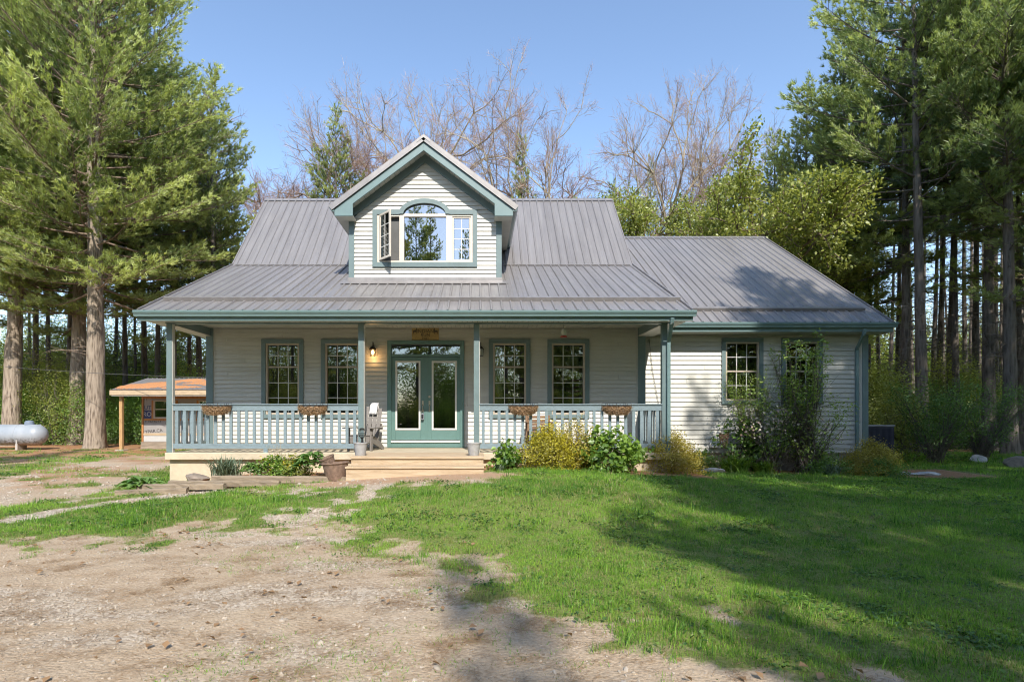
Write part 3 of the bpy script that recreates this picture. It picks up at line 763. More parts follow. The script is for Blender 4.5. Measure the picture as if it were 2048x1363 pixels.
# trims: rake edges, ridge cap, flashing, snow guards
def strip(name, a, b, w, h, parent, mat='roof_metal', up=(0,0,1)):
    m = MB(); m.bar(a, b, w, h, up); return m.build(name, mat, parent)
for X in (XRL-0.012, XRR+0.012):
    for p, q, par in ((E0,E1,lr),(E1,E2,ur)):
        d = (q-p).normalized(); n_ = Vector((0,-d.z,d.y))
        strip('rake_trim', Vector((X,p.y,p.z))+n_*(-0.03), Vector((X,q.y,q.z))+n_*(-0.03), 0.03, 0.16, par, 'roof_metal', tuple(n_))
m = MB(); zr = E2.z+0.05; m.prism([(E2.y-0.16,zr-0.135),(E2.y,zr),(E2.y+0.16,zr-0.10),(E2.y,zr-0.03)], XRL-0.02, XRR+0.02, 'x'); m.build('ridge_cap', 'roof_metal', ur)
nl = Vector((0,-sl_.z,sl_.y)).normalized()
for xa, xb in ((XRL+0.1, DXL-0.12),(DXR+0.12, XRR-0.1)):
    c = E1-sl_.normalized()*0.10+nl*0.035; strip('flashing', Vector((xa,c.y,c.z)), Vector((xb,c.y,c.z)), 0.10, 0.015, lr, 'roof_metal', tuple(nl))
def snow_guard(xa, xb, p0, d, n_, s, par):
    c = p0+d*s+n_*0.055
    m = MB(); a = Vector((xa,c.y,c.z)); b = Vector((xb,c.y,c.z))
    m.bar(a, b, 0.012, 0.085, tuple(n_)); m.bar(a+d*0.05+n_*0.038, b+d*0.05+n_*0.038, 0.10, 0.010, tuple(n_))
    return m.build('snow_guard', 'roof_metal', par)
snow_guard(px(328,12.55), px(1360,12.55), E0, sl_.normalized(), nl, 0.78, lr)
# wing roof
XW0, XW1 = XR, 10.2
W0 = Vector((0, 14.0, wz(2.29))); W1 = Vector((0, 20.3, wz(6.35)))
def slab2(name, pts, x0, x1, th=0.10, mat='fascia'): return slab(name, pts, x0, x1, th, mat)
wr = slab('wing_roof', [W0, W1], XW0, XW1-0.02); sw = W1-W0
roof_sheets(wr, (XW0,W0.y,W0.z), (1,0,0), XW1-XW0, sw, sw.length)
nw = Vector((0,-sw.z,sw.y)).normalized()
WB = [W1, Vector((0,26.0,wz(2.6)))]; slab('wing_rear_roof', WB, XW0, XW1-0.02, mat='roof_metal')
strip('rake_trim', Vector((XW1+0.012,W0.y,W0.z))-nw*0.03, Vector((XW1+0.012,W1.y,W1.z))-nw*0.03, 0.03, 0.16, wr, 'roof_metal', tuple(nw))
m = MB(); zr = W1.z+0.05; m.prism([(W1.y-0.16,zr-0.11),(W1.y,zr),(W1.y+0.16,zr-0.11),(W1.y,zr-0.03)], XW0, XW1+0.02, 'x'); m.build('ridge_cap', 'roof_metal', wr)
snow_guard(px(1360,14.6), px(1728,14.6), W0, sw.normalized(), nw, 0.70, wr)

# ---- eaves: soffits, fascia, gutters
def soffit(x0, x1, ya, yb, z, name='soffit', step=0.108):
    m = MB(); m.box(x0, x1, ya, yb, z+0.012, z+0.03); s_ = m.build(name, 'teal', house)
    n = int((x1-x0)/step); w = (x1-x0)/n; mm = MB(); mm.box(0, w-0.012, 0, yb-ya, -0.0, 0.012); me = mm.mesh('soffit_panel','soffit')
    for i in range(n): link(bpy.data.objects.new('soffit_panel', me), s_, Matrix.Translation((x0+i*w, ya, z)))
    return s_
soffit(XRL+0.03, XRR-0.03, 11.86, DP-0.10, SOF, 'eave_soffit')
soffit(XL+0.02, XR-0.02, DP+0.11, DW-0.03, CEIL-0.014, 'porch_ceiling')
for (xa, xb) in ((XRL+0.03, XL-0.09), (XR+0.085, XRR-0.03)):
    m = MB(); m.box(xa, xb, DP-0.1, 16.3, SOF+0.0, SOF+0.02); m.build('rake_soffit', 'soffit', house)
m = MB(); m.box(XRL+0.0, XRR-0.0, 11.80, 11.855, SOF-0.03, E0.z-0.02); m.build('fascia', 'fascia', house)
def gutter(x0, x1, y, zt, name='gutter', h=0.125, d=0.115):
    """K-style gutter with an ogee face, open on top, front at y-d"""
    pr = [(y,zt),(y,zt-h),(y-d*0.62,zt-h),(y-d*0.70,zt-h*0.72),(y-d*0.92,zt-h*0.45),(y-d,zt-h*0.28),(y-d,zt-0.006),(y-d*0.88,zt-0.002),(y-d*0.88,zt-0.014),(y-d*0.9,zt-h*0.3),(y-d*0.6,zt-h*0.62),(y-d*0.55,zt-h+0.012),(y-0.012,zt-h+0.012),(y-0.012,zt)]
    m = MB(); m.prism(pr, x0, x1, 'x'); return m.build(name, 'gutter', house)
gutter(XRL-0.03, XRR+0.04, 11.798, E0.z-0.005)
m = MB(); m.box(XW0, XW1, 13.96, 14.0, wz(2.06), W0.z-0.02); m.build('fascia', 'fascia', house)
gutter(XW0+0.02, XW1+0.05, 13.958, W0.z-0.005)
soffit(XW0+0.05, XW1-0.02, 14.001, DWING-0.002, wz(2.06), 'wing_soffit')
def downspout(path, name='downspout'):
    m = MB()
    for a, b in zip(path[:-1], path[1:]): m.bar(a, b, 0.075, 0.055, up=(0,1,0.001))
    return m.build(name, 'gutter', house, bevel=0.006)
xg = px(1345, 11.75)
downspout([(xg,11.74,SOF+0.02),(xg-0.005,11.78,SOF-0.07),(PX[3]+0.065,DP-0.10,SOF-0.42),(PX[3]+0.065,DP-0.10,0.45)])
xg = px(1730, 13.9)
downspout([(xg,13.9,wz(2.12)),(xg-0.01,13.92,wz(2.0)),(px(1714,14.42),14.42,wz(1.70)),(px(1714,14.42),14.42,0.12)])

# ---- wing wall
wh, ws = [], []
for (u0, u1) in ((1442,1525),(1561.5,1643.5)):
    h, s_ = window(DWING, px(u0,DWING), px(u1,DWING), pz(676,DWING), pz(808,DWING), 3, 2, 2, pz(742,DWING), cas=0.10)
    wh.append(h); ws.append(s_)
XWE = px(1733, DWING)
ww = wall_holes(XR, XWE, 0.47, wz(2.07), DWING, wh).build('wing_wall', 'siding_trim', house)
siding(ww, DWING, XR, px(1721,DWING), 0.48, wz(2.055), 0.1178, ws)
m = MB(); m.box(px(1722.5,DWING), XWE+0.02, DWING-0.045, DWING+0.12, 0.46, wz(2.06)); m.build('corner_board', 'teal', house, bevel=0.006)
m = MB(); m.box(px(1718.5,DWING), px(1722.3,DWING), DWING-0.036, DWING, 0.47, wz(2.06)); m.build('corner_strip', 'siding_trim', house)
m = MB(); m.box(XWE-0.13, XWE, DWING+0.14, 26, 0.47, wz(2.07)); m.box(XR, XWE, 26, 26.1, 0.47, wz(2.07)); m.build('side_wall', 'siding_trim', house)
m = MB(); m.prism([(DWING,wz(2.05)),(26.0,wz(2.05)),(W1.y,W1.z-0.15)], XWE-0.13, XWE, 'x'); m.build('gable_wall', 'siding_trim', house)
m = MB(); m.box(XR, XWE-0.13, DWING+0.145, 25.9, 0.45, 0.49); m.build('interior_floor', 'interior_floor', house)
m = MB(); m.box(XR+0.01, XWE-0.14, DWING+3, DWING+3.1, 0.5, wz(2.0)); m.box(XR+0.01, XWE-0.14, DWING+0.146, 25.8, wz(2.0), wz(2.1)); m.build('interior_wall', 'interior', house)

# ---- dormer
SLP = 0.75
fz = wz(6.38)                                             # bottom of frieze at the apex
casx0, casx1, casz0, casz1 = px(745.6,DDOR), px(954.6,DDOR), pz(534.7,DDOR), pz(420.8,DDOR)
cas = 0.115
acx = (px(798,DDOR)+px(900.5,DDOR))/2; aw = (px(900.5,DDOR)-px(798,DDOR))/2; ah = pz(398.5,DDOR)-casz1   # arch half width and rise
dwall = MB()
gp = [(DXL, E0.z+0.9),(DXR, E0.z+0.9),(DXR, wz(4.98)),(DXC, wz(4.98)+SLP*(DXR-DXC)),(DXL, wz(4.98))]
# gable above the window, piers beside it, apron below
top = casz1-cas
m = dwall
m.box(DXL, casx0+cas, DDOR, DDOR+0.1, ZDOR-0.15, top); m.box(casx1-cas, DXR, DDOR, DDOR+0.1, ZDOR-0.15, top); m.box(casx0+cas, casx1-cas, DDOR, DDOR+0.1, ZDOR-0.15, casz0+cas)
m.prism([(DXL,top),(acx-aw+cas,top),(acx-aw+cas,casz1+ah+0.02),(DXL+0.45,casz1+ah+0.02),(DXL,wz(4.98))], DDOR, DDOR+0.1)
m.prism([(acx+aw-cas,top),(DXR,top),(DXR,wz(4.98)),(DXR-0.45,casz1+ah+0.02),(acx+aw-cas,casz1+ah+0.02)], DDOR, DDOR+0.1)
m.prism([(DXL+0.45,casz1+ah+0.02),(DXR-0.45,casz1+ah+0.02),(DXC,wz(4.98)+SLP*(DXR-DXC))], DDOR, DDOR+0.1)
dwo = m.build('dormer_wall', 'siding_trim', house)
def dclip(z):
    a, b = DXL+0.14, DXR-0.14
    if z > fz-SLP*(DXC-DXL-0.14):
        a = max(a, DXC-(fz-z)/SLP); b = min(b, DXC+(fz-z)/SLP)
    return a, b
arch_holes = []
for i in range(8):                                        # siding steps round the arch, covered by its casing
    za = casz1+ah*i/8; zb = casz1+ah*(i+1)/8; f = math.sqrt(max(0, 1-((i+0.6)/8)**2)); arch_holes.append((acx-aw*f+0.03, acx+aw*f-0.03, za-0.01, zb))
siding(dwo, DDOR, DXL+0.14, DXR-0.14, ZDOR+0.10, fz, 0.1075, [(casx0+0.02,casx1-0.02,casz0+0.02,casz1-0.02)], dclip, arch=(acx, lambda z: (aw-0.05)*math.sqrt(max(0.0, 1-((max(z,casz1-0.1)-casz1+0.1)/(ah+0.07))**2)), casz1))
for (a, b) in ((DXL-0.002, DXL+0.14),(DXR-0.14, DXR+0.002)):
    m = MB(); m.box(a, b, DDOR-0.045, DDOR+0.05, ZDOR+0.01, wz(4.92)); m.build('corner_board', 'teal', house, bevel=0.005)
m = MB(); m.box(DXL-0.02, DXR+0.02, DDOR-0.06, DDOR-0.03, ZDOR-0.02, ZDOR+0.10); m.build('flashing', 'roof_metal', house)
m = MB(); c = Edor-sl_.normalized()*0.18+nl*0.036; m.bar((DXL-0.15,c.y,c.z),(DXR+0.15,c.y,c.z),0.34,0.012,tuple(nl)); m.build('apron_flashing', 'roof_metal', house)
for s in (-1, 1):                                         # frieze along the slopes
    b = (DXL if s < 0 else DXR)
    zb = fz-SLP*abs(DXC-b); poly = [(DXC,fz),(DXC,fz+0.25),(b,zb+0.25),(b,zb)]
    m = MB(); m.prism(poly, DDOR-0.06, DDOR-0.001); m.build('frieze_board', 'teal', house)
    # soffit along the slope
    zs = wz(6.60); ee = DXC+s*2.14
    so = MB(); so.prism([(DXC,zs),(DXC,zs+0.03),(ee,zs-SLP*2.14+0.03),(ee,zs-SLP*2.14)], 13.99, DDOR-0.002); so_ = so.build('gable_soffit', 'teal', house)
    n = 17
    for i in range(n):
        xa = DXC+s*2.14*i/n; xb = DXC+s*2.14*(i+0.9)/n; za = zs-SLP*abs(xa-DXC); zb2 = zs-SLP*abs(xb-DXC)
        p = MB(); p.prism([(xa,za-0.001),(xb,zb2-0.001),(xb,zb2-0.013),(xa,za-0.013)], 14.0, DDOR-0.052); p.build('soffit_panel', 'soffit', so_)
    # barge board with boxed return
    zf0, zf1 = wz(6.505), wz(6.71); xe = DXC+s*2.19; dz = SLP*2.19; xi = DXC+s*1.74
    ze = wz(4.90)
    poly = [(DXC,zf1),(xe,zf1-dz),(xe,ze),(xi,ze),(xi,zf0-SLP*1.74),(DXC,zf0)]
    m = MB(); m.prism(poly, 13.955, 13.995); m.build('barge_board', 'fascia', house, bevel=0.004)
    m = MB(); m.box(min(xe-s*0.01,xi+s*0.0), max(xe-s*0.01,xi+s*0.0), 13.996, 17.2, ze, ze+0.03); m.build('eave_soffit', 'soffit', house)
    m = MB(); m.box(min(xe,xe-s*0.03), max(xe,xe-s*0.03), 13.997, 17.4, ze+0.001, zf1-dz-0.01); m.build('side_fascia', 'fascia', house)
    # gutter at the side
    zt = zf1-dz+0.05; pr = [(0,zt),(0,zt-0.11),(0.07,zt-0.11),(0.11,zt-0.05),(0.12,zt-0.03),(0.12,zt),(0.10,zt),(0.09,zt-0.04),(0.06,zt-0.095),(0.012,zt-0.095),(0.012,zt)]
    m = MB(); m.prism([(xe+s*0.002+s*a, z) for a, z in pr], 13.93, 17.4); m.build('gutter', 'gutter', house)
    # roof slope
    zr_ = wz(6.82); half = 2.30; L = half*math.sqrt(1+SLP**2)
    deck = MB(); deck.prism([(DXC,zr_-0.01),(xe+s*0.02,zr_-0.01-SLP*2.21),(xe+s*0.02,zr_-0.09-SLP*2.21),(DXC,zr_-0.09)], 13.96, 18.9); dro = deck.build('dormer_roof', 'fascia', house)
    es = Vector((-s*half,0,SLP*half)); org = (DXC+s*half, 13.93, zr_-SLP*half)
    roof_sheets(dro, org, (0,1,0), 5.0, es, L)
    d2 = es.normalized(); n2 = Vector((s*d2.z,0,abs(d2.x)))
    strip('rake_trim', Vector((DXC+s*half,13.925,zr_-SLP*half))-n2*0.02, Vector((DXC,13.925,zr_))-n2*0.02, 0.04, 0.13, dro, 'roof_metal', tuple(n2))
    # side wall of the dormer
    b = DXL if s < 0 else DXR
    m = MB(); m.prism([(DDOR+0.05,ZDOR-0.1),(E1.y,E1.z-0.1),(17.05,wz(4.98)),(DDOR+0.05,wz(4.98))], b if s < 0 else b-0.1, b+0.1 if s < 0 else b, 'x'); m.build('dormer_side_wall', 'siding_trim', house)
m = MB(); m.prism([(DXC-0.14,wz(6.82)-0.07),(DXC,wz(6.87)),(DXC+0.14,wz(6.82)-0.07),(DXC,wz(6.84))], 13.92, 18.9); m.build('ridge_cap', 'roof_metal', house)
m = MB(); m.prism([(DXC-0.17,wz(6.82)-0.15),(DXC-0.155,wz(6.82)-0.06),(DXC,wz(6.875)),(DXC+0.155,wz(6.82)-0.06),(DXC+0.17,wz(6.82)-0.15),(DXC,wz(6.82)-0.02)], 13.895, 13.918); m.build('ridge_end', 'roof_metal', house)
m = MB(); m.box(DXL+0.1, DXR-0.1, DDOR+0.1, 18.5, wz(2.9), wz(3.0)); m.box(DXL+0.11, DXR-0.11, 17.6, 17.7, wz(3.0), wz(6.0)); m.build('interior_floor', 'interior', house)
# dormer window: casing, frames, arch, picture pane, side casements
m = MB(); y0, y1 = DDOR-0.062, DDOR-0.002
m.box(casx0, casx0+cas, y0, y1, casz0+cas, casz1-cas); m.box(casx1-cas, casx1, y0, y1, casz0+cas, casz1-cas)
m.box(casx0, casx1, y0-0.012, y1, casz0, casz0+cas)
m.box(casx0, acx-aw+0.03, y0, y1, casz1-cas, casz1); m.box(acx+aw-0.03, casx1, y0, y1, casz1-cas, casz1)
N = 20
for i in range(N):
    t0, t1 = math.pi*i/N, math.pi*(i+1)/N
    q = lambda t, k: (acx+(aw-k)*math.cos(t), casz1-cas*0.9+(ah+cas*0.9-k)*math.sin(t))
    m.prism([q(t0,0),q(t1,0),q(t1,cas),q(t0,cas)], y0-0.004, y1)
dwin = m.build('dormer_window', 'teal', house)
a, b, c, d = casx0+cas, casx1-cas, casz0+cas, casz1-cas
x1_, x2_, x3_, x4_ = px(640+690/4.26,DDOR), px(640+718/4.26,DDOR), px(640+1076/4.26,DDOR), px(640+1115/4.26,DDOR)
zt_ = pz(260+735/4.26,DDOR); zhead = pz(260+722/4.26,DDOR)
m = MB(); f = 0.05
yb0, yb1 = DDOR-0.035, DDOR+0.09
m.box(a, a+f, yb0, yb1, c, d); m.box(b-f, b, yb0, yb1, c, d); m.box(a+f, b-f, yb0, yb1, c, c+f); m.box(a+f, x1_-0.04, yb0, yb1, d-f, d); m.box(x4_+0.04, b-f, yb0, yb1, d-f, d)
m.box(x1_-0.04, x2_, yb0, yb1, c+f, d); m.box(x3_, x4_+0.04, yb0, yb1, c+f, d); m.box(x2_, x3_, yb0, yb1, zt_-0.02, d+0.02)
m.build('frame', 'cream_frame', dwin, bevel=0.004)
m = MB(); m.box(x2_, x3_, DDOR+0.012, DDOR+0.02, c+f, zt_-0.02); m.build('pane', 'dormer_glass', dwin)
m = MB(); pts = [(acx+(aw-cas)*math.cos(math.pi*i/24), d+0.02+(ah-0.02)*math.sin(math.pi*i/24)) for i in range(25)]; m.prism(pts, DDOR+0.012, DDOR+0.02); m.build('pane', 'dormer_glass', dwin)
def lights(xa, xb, za, zb, cols, rows, yy, parent, gl, frame=0.0, mats='white_trim'):
    mu = MB(); bw = 0.018
    for i in range(cols):
        for j in range(rows):
            p = MB(); p.box(xa+(xb-xa)*i/cols+bw/2, xa+(xb-xa)*(i+1)/cols-bw/2, yy-0.003, yy+0.003, za+(zb-za)*j/rows+bw/2, za+(zb-za)*(j+1)/rows-bw/2); p.build('pane', gl, parent)
    for i in range(1, cols): X = xa+(xb-xa)*i/cols; mu.box(X-bw/2, X+bw/2, yy-0.01, yy+0.01, za, zb)
    for j in range(1, rows): Z = za+(zb-za)*j/rows; mu.box(xa, xb, yy-0.009, yy+0.009, Z-bw/2, Z+bw/2)
    mu.build('muntin', mats, parent)
m = MB(); r0, r1 = x4_+0.04, b-f
m.box(r0, r0+0.035, DDOR-0.01, DDOR+0.05, c+f, d-f); m.box(r1-0.035, r1, DDOR-0.01, DDOR+0.05, c+f, d-f); m.box(r0+0.035, r1-0.035, DDOR-0.01, DDOR+0.05, c+f, c+f+0.035); m.box(r0+0.035, r1-0.035, DDOR-0.01, DDOR+0.05, d-f-0.035, d-f)
m.build('sash', 'cream_frame', dwin)
lights(r0+0.035, r1-0.035, c+f+0.035, d-f-0.035, 2, 4, DDOR+0.016, dwin, 'dormer_glass')
# open casement, hinged at the left
hx, hy = a+f, DDOR-0.04; W_ = x1_-0.04-hx; ang = math.radians(-50)
Mh = Matrix.Translation((hx+0.02, hy, 0)) @ Matrix.Rotation(ang, 4, 'Z')
za, zb = c+f, d-f+0.04
m = MB(); fr = 0.05
m.box(0,fr,-0.02,0.02,za,zb); m.box(W_-fr,W_,-0.02,0.02,za,zb); m.box(fr,W_-fr,-0.02,0.02,za,za+fr); m.box(fr,W_-fr,-0.02,0.02,zb-fr,zb)
cs = m.build('open_casement', 'cream_frame', house, world=Mh, bevel=0.004)
for i in range(2):
    for j in range(4):
        p = MB(); wA = fr+(W_-2*fr)*i/2; wB = fr+(W_-2*fr)*(i+1)/2; zA = za+fr+(zb-za-2*fr)*j/4; zB = za+fr+(zb-za-2*fr)*(j+1)/4
        p.box(wA+0.009,wB-0.009,-0.003,0.003,zA+0.009,zB-0.009); p.build('pane','window_glass',cs,world=Mh)
mu = MB(); mu.box(W_/2-0.009,W_/2+0.009,-0.009,0.009,za+fr,zb-fr)
for j in range(1,4): Z = za+fr+(zb-za-2*fr)*j/4; mu.box(fr,W_-fr,-0.0085,0.0085,Z-0.009,Z+0.009)
mu.build('muntin','white_trim',cs,world=Mh)
m = MB(); m.box(hx, x1_-0.04, DDOR+0.07, DDOR+0.08, c+f, d-f); m.build('insect_screen', 'cord', dwin)
# pendant lamps in the upstairs room
for i, (u, v) in enumerate(((842,453),(855.5,449),(853,459),(875,452),(875,459.5))):
    D = 15.6; X, Zp = px(u,D), pz(v,D)
    o = empty('pendant_lamp', (X, D, Zp), ['lowest pendant bulb on the left behind the big dormer pane','topmost small pendant bulb behind the dormer pane','lower middle pendant bulb behind the dormer pane','upper right pendant bulb behind the dormer pane','lower right pendant bulb behind the dormer pane'][i], 'pendant lamp', 'pendant bulbs inside the dormer room')
    m = MB(); m.lathe([(0.004,0.06),(0.012,0.05),(0.03,0.02),(0.034,0.0),(0.02,-0.03),(0.003,-0.04)], n=10); m.local('bulb', 'pendant_glow', o, True)
    m = MB(); m.tube([(0,0,0.055),(0,0,wz(6.3)-Zp)], 0.004, 5); m.local('cable', 'cord', o)

# ================================================================ THINGS ON AND ROUND THE PORCH
def text(parent, body, size, loc, mat, rot=(math.pi/2,0,0), ext=0.003, name='lettering', sx=1.0, align='CENTER', space=1.0):
    cu = bpy.data.curves.new(name, 'FONT'); cu.body = body; cu.size = size; cu.extrude = ext; cu.align_x = align; cu.align_y = 'CENTER'; cu.space_character = space
    cu.resolution_u = 3; cu.materials.append(MATS[mat])
    from mathutils import Euler
    tmp = bpy.data.objects.new(name, cu); COL.objects.link(tmp)
    me = bpy.data.meshes.new_from_object(tmp.evaluated_get(bpy.context.evaluated_depsgraph_get())); bpy.data.objects.remove(tmp)
    me.materials.clear(); me.materials.append(MATS[mat]); o = bpy.data.objects.new(name, me)
    w = Matrix.Translation(loc) @ Euler(rot).to_matrix().to_4x4() @ Matrix.Diagonal((sx,1,1,1))
    return link(o, parent, WM[parent.name] @ w)

# house sign
sx, sz = (px(824,DW-.03)+px(877.6,DW-.03))/2, (pz(655.5,DW-.03)+pz(679.8,DW-.03))/2
sg = empty('house_sign', (sx, DW-0.03, sz), 'wooden sign reading INDIAN RUN 2001 with two deer above the front door', 'sign')
m = MB(); m.box(-0.33,0.33,-0.022,0.0,-0.149,0.149); m.local('board', 'sign_wood', sg, bevel=0.006)
text(sg, 'INDIAN', 0.118, (0,-0.026,0.062), 'sign_paint', ext=0.0025, space=1.06); text(sg, 'RUN', 0.108, (0,-0.026,-0.03), 'sign_paint', ext=0.0025, space=1.06); text(sg, '2001', 0.075, (0,-0.026,-0.112), 'sign_paint', ext=0.0025, space=1.2)
deer = [(-.045,-.05),(-.045,.005),(-.055,.02),(-.03,.035),(.015,.035),(.022,.075),(.03,.085),(.028,.10),(.012,.118),(.03,.105),(.036,.12),(.039,.098),(.056,.085),(.05,.078),(.042,.078),(.040,.02),(.035,-.05),(.028,-.05),(.026,.0),(-.030,.0),(-.036,-.05)]
for s in (-1,1):
    m = MB(); m.prism([(s*(0.255-0.0) - s*x*1.0, z+0.045) for x,z in deer], -0.026, -0.0225); m.local('deer_mark', 'sign_paint', sg)
m = MB(); m.box(-0.19,0.19,-0.0245,-0.0215,0.128,0.131); m.local('border_line', 'sign_paint', sg)

# wall lanterns
def sconce(u, v, label, lit):
    X, Z = px(u,DW-0.1), pz(v,DW-0.1)
    o = empty('wall_lantern', (X, DW-0.03, Z), label, 'lantern')
    m = MB(); m.box(-0.085,0.085,0.0,0.02,-0.17,0.10); m.local('mount_block', 'siding_trim', o, bevel=0.006)
    m = MB(); m.tube([(0,0.0,0.02),(0,-0.03,0.10),(0,-0.07,0.19),(0,-0.11,0.19),(0,-0.12,0.12),(0,-0.12,0.08)], 0.010, 8); m.local('arm', 'black_metal', o)
    m = MB(); m.lathe([(0.002,0.10),(0.02,0.09),(0.05,0.07),(0.085,0.03),(0.09,0.02),(0.085,0.018)], (0,-0.12,0), 18); m.local('cap', 'black_metal', o, True)
    m = MB(); 
    for k in range(6):
        a = math.pi*k/3; m.tube([(0.07*math.cos(a),-0.12+0.07*math.sin(a),0.03),(0.058*math.cos(a),-0.12+0.058*math.sin(a),-0.14)], 0.006, 5)
    m.lathe([(0.002,-0.155),(0.06,-0.15),(0.066,-0.14),(0.05,-0.135)], (0,-0.12,0), 18); m.local('cage', 'black_metal', o)
    if lit:
        m = MB(); m.lathe([(0.004,0.0),(0.02,-0.01),(0.036,-0.05),(0.034,-0.08),(0.015,-0.11),(0.003,-0.115)], (0,-0.12,0), 12); m.local('bulb', 'lamp_glow', o, True)
        L = bpy.data.lights.new('lantern_light','POINT'); L.energy = 1.2; L.color = (1.0,0.55,0.2); L.shadow_soft_size = 0.05
        lo = bpy.data.objects.new('lantern_light', L); link(lo, o, Matrix.Translation((X, DW-0.16, Z-0.20)))
    else:
        m = MB(); m.lathe([(0.06,0.03),(0.058,-0.14)], (0,-0.12,0), 14); m.local('shade', 'glass_clear', o, True)
sconce(746.3, 700, 'lit black lantern on the wall between window and front door', True)
sconce(961, 700, 'unlit wall lantern half hidden behind the post beside the door', False)

# hummingbird feeder and wind chime
D = 12.95; X = px(1127.4,D); o = empty('hummingbird_feeder', (X,D,pz(674,D)), 'glass hummingbird feeder with red base hanging under the porch ceiling', 'bird feeder')
m = MB(); m.lathe([(0.002,0.0),(0.075,0.002),(0.08,0.02),(0.05,0.035),(0.03,0.04)], n=18); m.local('base', 'feeder_red', o, True)
m = MB(); m.lathe([(0.035,0.04),(0.06,0.08),(0.065,0.13),(0.05,0.17),(0.025,0.19),(0.022,0.2),(0.002,0.2)], n=18); m.local('bottle', 'glass_clear', o, True)
m = MB(); m.tube([(0,0,0.2),(0,0,CEIL-pz(674,D)-0.01)], 0.004, 5); m.local('hanger', 'cord', o)
D = 13.1; o = empty('wind_chime', (px(957,D),D,pz(757,D)), 'small pale wind chime hanging behind the post right of the door', 'wind chime')
m = MB(); m.lathe([(0.002,0.42),(0.05,0.40),(0.05,0.38),(0.002,0.38)], n=14); m.local('disc', 'brown_wood', o)
for k in range(5):
    a = 2*math.pi*k/5; h = 0.12+0.05*k; m = MB(); m.tube([(0.035*math.cos(a),0.035*math.sin(a),0.36),(0.035*math.cos(a),0.035*math.sin(a),0.36-h)], 0.008, 7); m.local('tube', 'brass', o)
m = MB(); m.tube([(0,0,0.42),(0,0,CEIL-pz(757,D)-0.01)], 0.003, 4); m.tube([(0,0,0.38),(0,0,0.02)], 0.002, 4); m.local('string', 'cord', o)
m = MB(); m.prism([(-0.03,-0.02),(0.03,-0.02),(0.02,0.06),(-0.02,0.06)], -0.004, 0.004); m.local('sail', 'white_trim', o)
o = tag(MB().tube([(0,0,0),(0,-0.004,-0.3),(0.01,-0.004,-0.34)],0.006,5).build('door_chain','brass',None,world=Matrix.Translation((px(934,DW),DW-0.032,pz(784,DW)))), 'thin brass chain hanging on the siding right of the door', 'chain')
# cord on the wing wall
m = MB(); m.tube([(px(1299,14.4),14.44,pz(676,14.4)),(px(1306,14.4),14.44,pz(740,14.4)),(px(1318,14.4),14.44,pz(806,14.4)),(px(1322,14.4),14.44,pz(846,14.4))], 0.006, 5)
tag(m.build('clothes_line','cord'), 'thin dark line hanging on the wing wall beside the porch corner', 'line')

# adirondack chair
def adirondack(loc, rz, label):
    o = empty('adirondack_chair', loc, label, 'chair', rz=rz, sc_=0.92)
    for sx in (-1,1):
        m = MB(); m.box(sx*0.30-0.02, sx*0.30+0.02, -0.36, -0.26, 0, 0.545); m.local('leg', 'chair_grey', o, bevel=0.004)
        m = MB(); m.prism([(-0.34,0.24),(-0.34,0.37),(0.10,0.30),(0.50,0.06),(0.50,0.0),(0.40,0.0)], sx*0.27-0.015, sx*0.27+0.015, 'x'); m.local('side_rail', 'chair_grey', o, bevel=0.004)
        m = MB(); m.prism([(sx*0.27,-0.42),(sx*0.41,-0.44),(sx*0.425,-0.36),(sx*0.37,0.1),(sx*0.34,0.30),(sx*0.28,0.30)], 0.547, 0.572, 'z'); m.local('armrest', 'chair_grey', o, bevel=0.005)
        m = MB(); m.prism([(-0.355,0.40),(-0.27,0.545),(-0.355,0.545)], sx*0.30+sx*0.021, sx*0.30+sx*0.045, 'x'); m.local('arm_bracket', 'chair_grey', o)
    m = MB(); m.box(-0.28,0.28,-0.385,-0.361,0.20,0.36); m.local('apron', 'chair_grey', o, bevel=0.004)
    for k in range(5):
        y = -0.36+k*0.10; z = 0.375-0.035*k*0.55; m = MB(); m.box(-0.28,0.28,y,y+0.09,z,z+0.022); m.local('seat_slat', 'chair_grey', o, bevel=0.004)
    for k in range(5):
        x = -0.24+k*0.12; hh = 0.80+0.10*(1-abs(k-2)/2.0); m = MB(); ly = 0.13; c_ = Vector((x,ly,0.28)); d_ = Vector((0,0.30,1)).normalized()
        m.bar(c_, c_+d_*hh, 0.105, 0.022, up=(0,1,0)); m.local('back_slat', 'chair_grey', o, bevel=0.004)
    m = MB(); m.bar((-0.30,0.33,0.62),(0.30,0.33,0.62),0.03,0.08); m.bar((-0.33,0.27,0.53),(0.33,0.27,0.53),0.09,0.03); m.local('back_brace', 'chair_grey', o)
    return o
ch = adirondack((px(731,13.05), 13.05, DECK), math.radians(-14), 'grey wooden adirondack chair on the porch left of the door')
# towel over the chair back
vs, fs = [], []; nx_, nz_ = 9, 9
for j in range(nz_):
    for i in range(nx_):
        t = j/(nz_-1); x = 0.0+0.20*i/(nx_-1)
        if t < 0.62: s_ = t/0.62; y = 0.33-0.0-(1-s_)*0.085+0.012*math.sin(i*1.7)-0.03; z = 0.90+s_*0.285
        else: s_ = (t-0.62)/0.38; y = 0.37+0.05*s_*0.3+0.01*math.sin(i*2); z = 1.185-s_*0.22
        vs.append((x,y,z+0.003*math.sin(i*0.7)))
for j in range(nz_-1):
    for i in range(nx_-1): k = j*nx_+i; fs.append((k,k+1,k+nx_+1,k+nx_))
m = MB(); m.add(vs,fs); tw = m.build('towel','towel',None,True,world=WM[ch.name].copy()); tag(tw,'white towel draped over the back of the grey chair','towel')
s_ = tw.modifiers.new('cloth','SOLIDIFY'); s_.thickness = 0.012
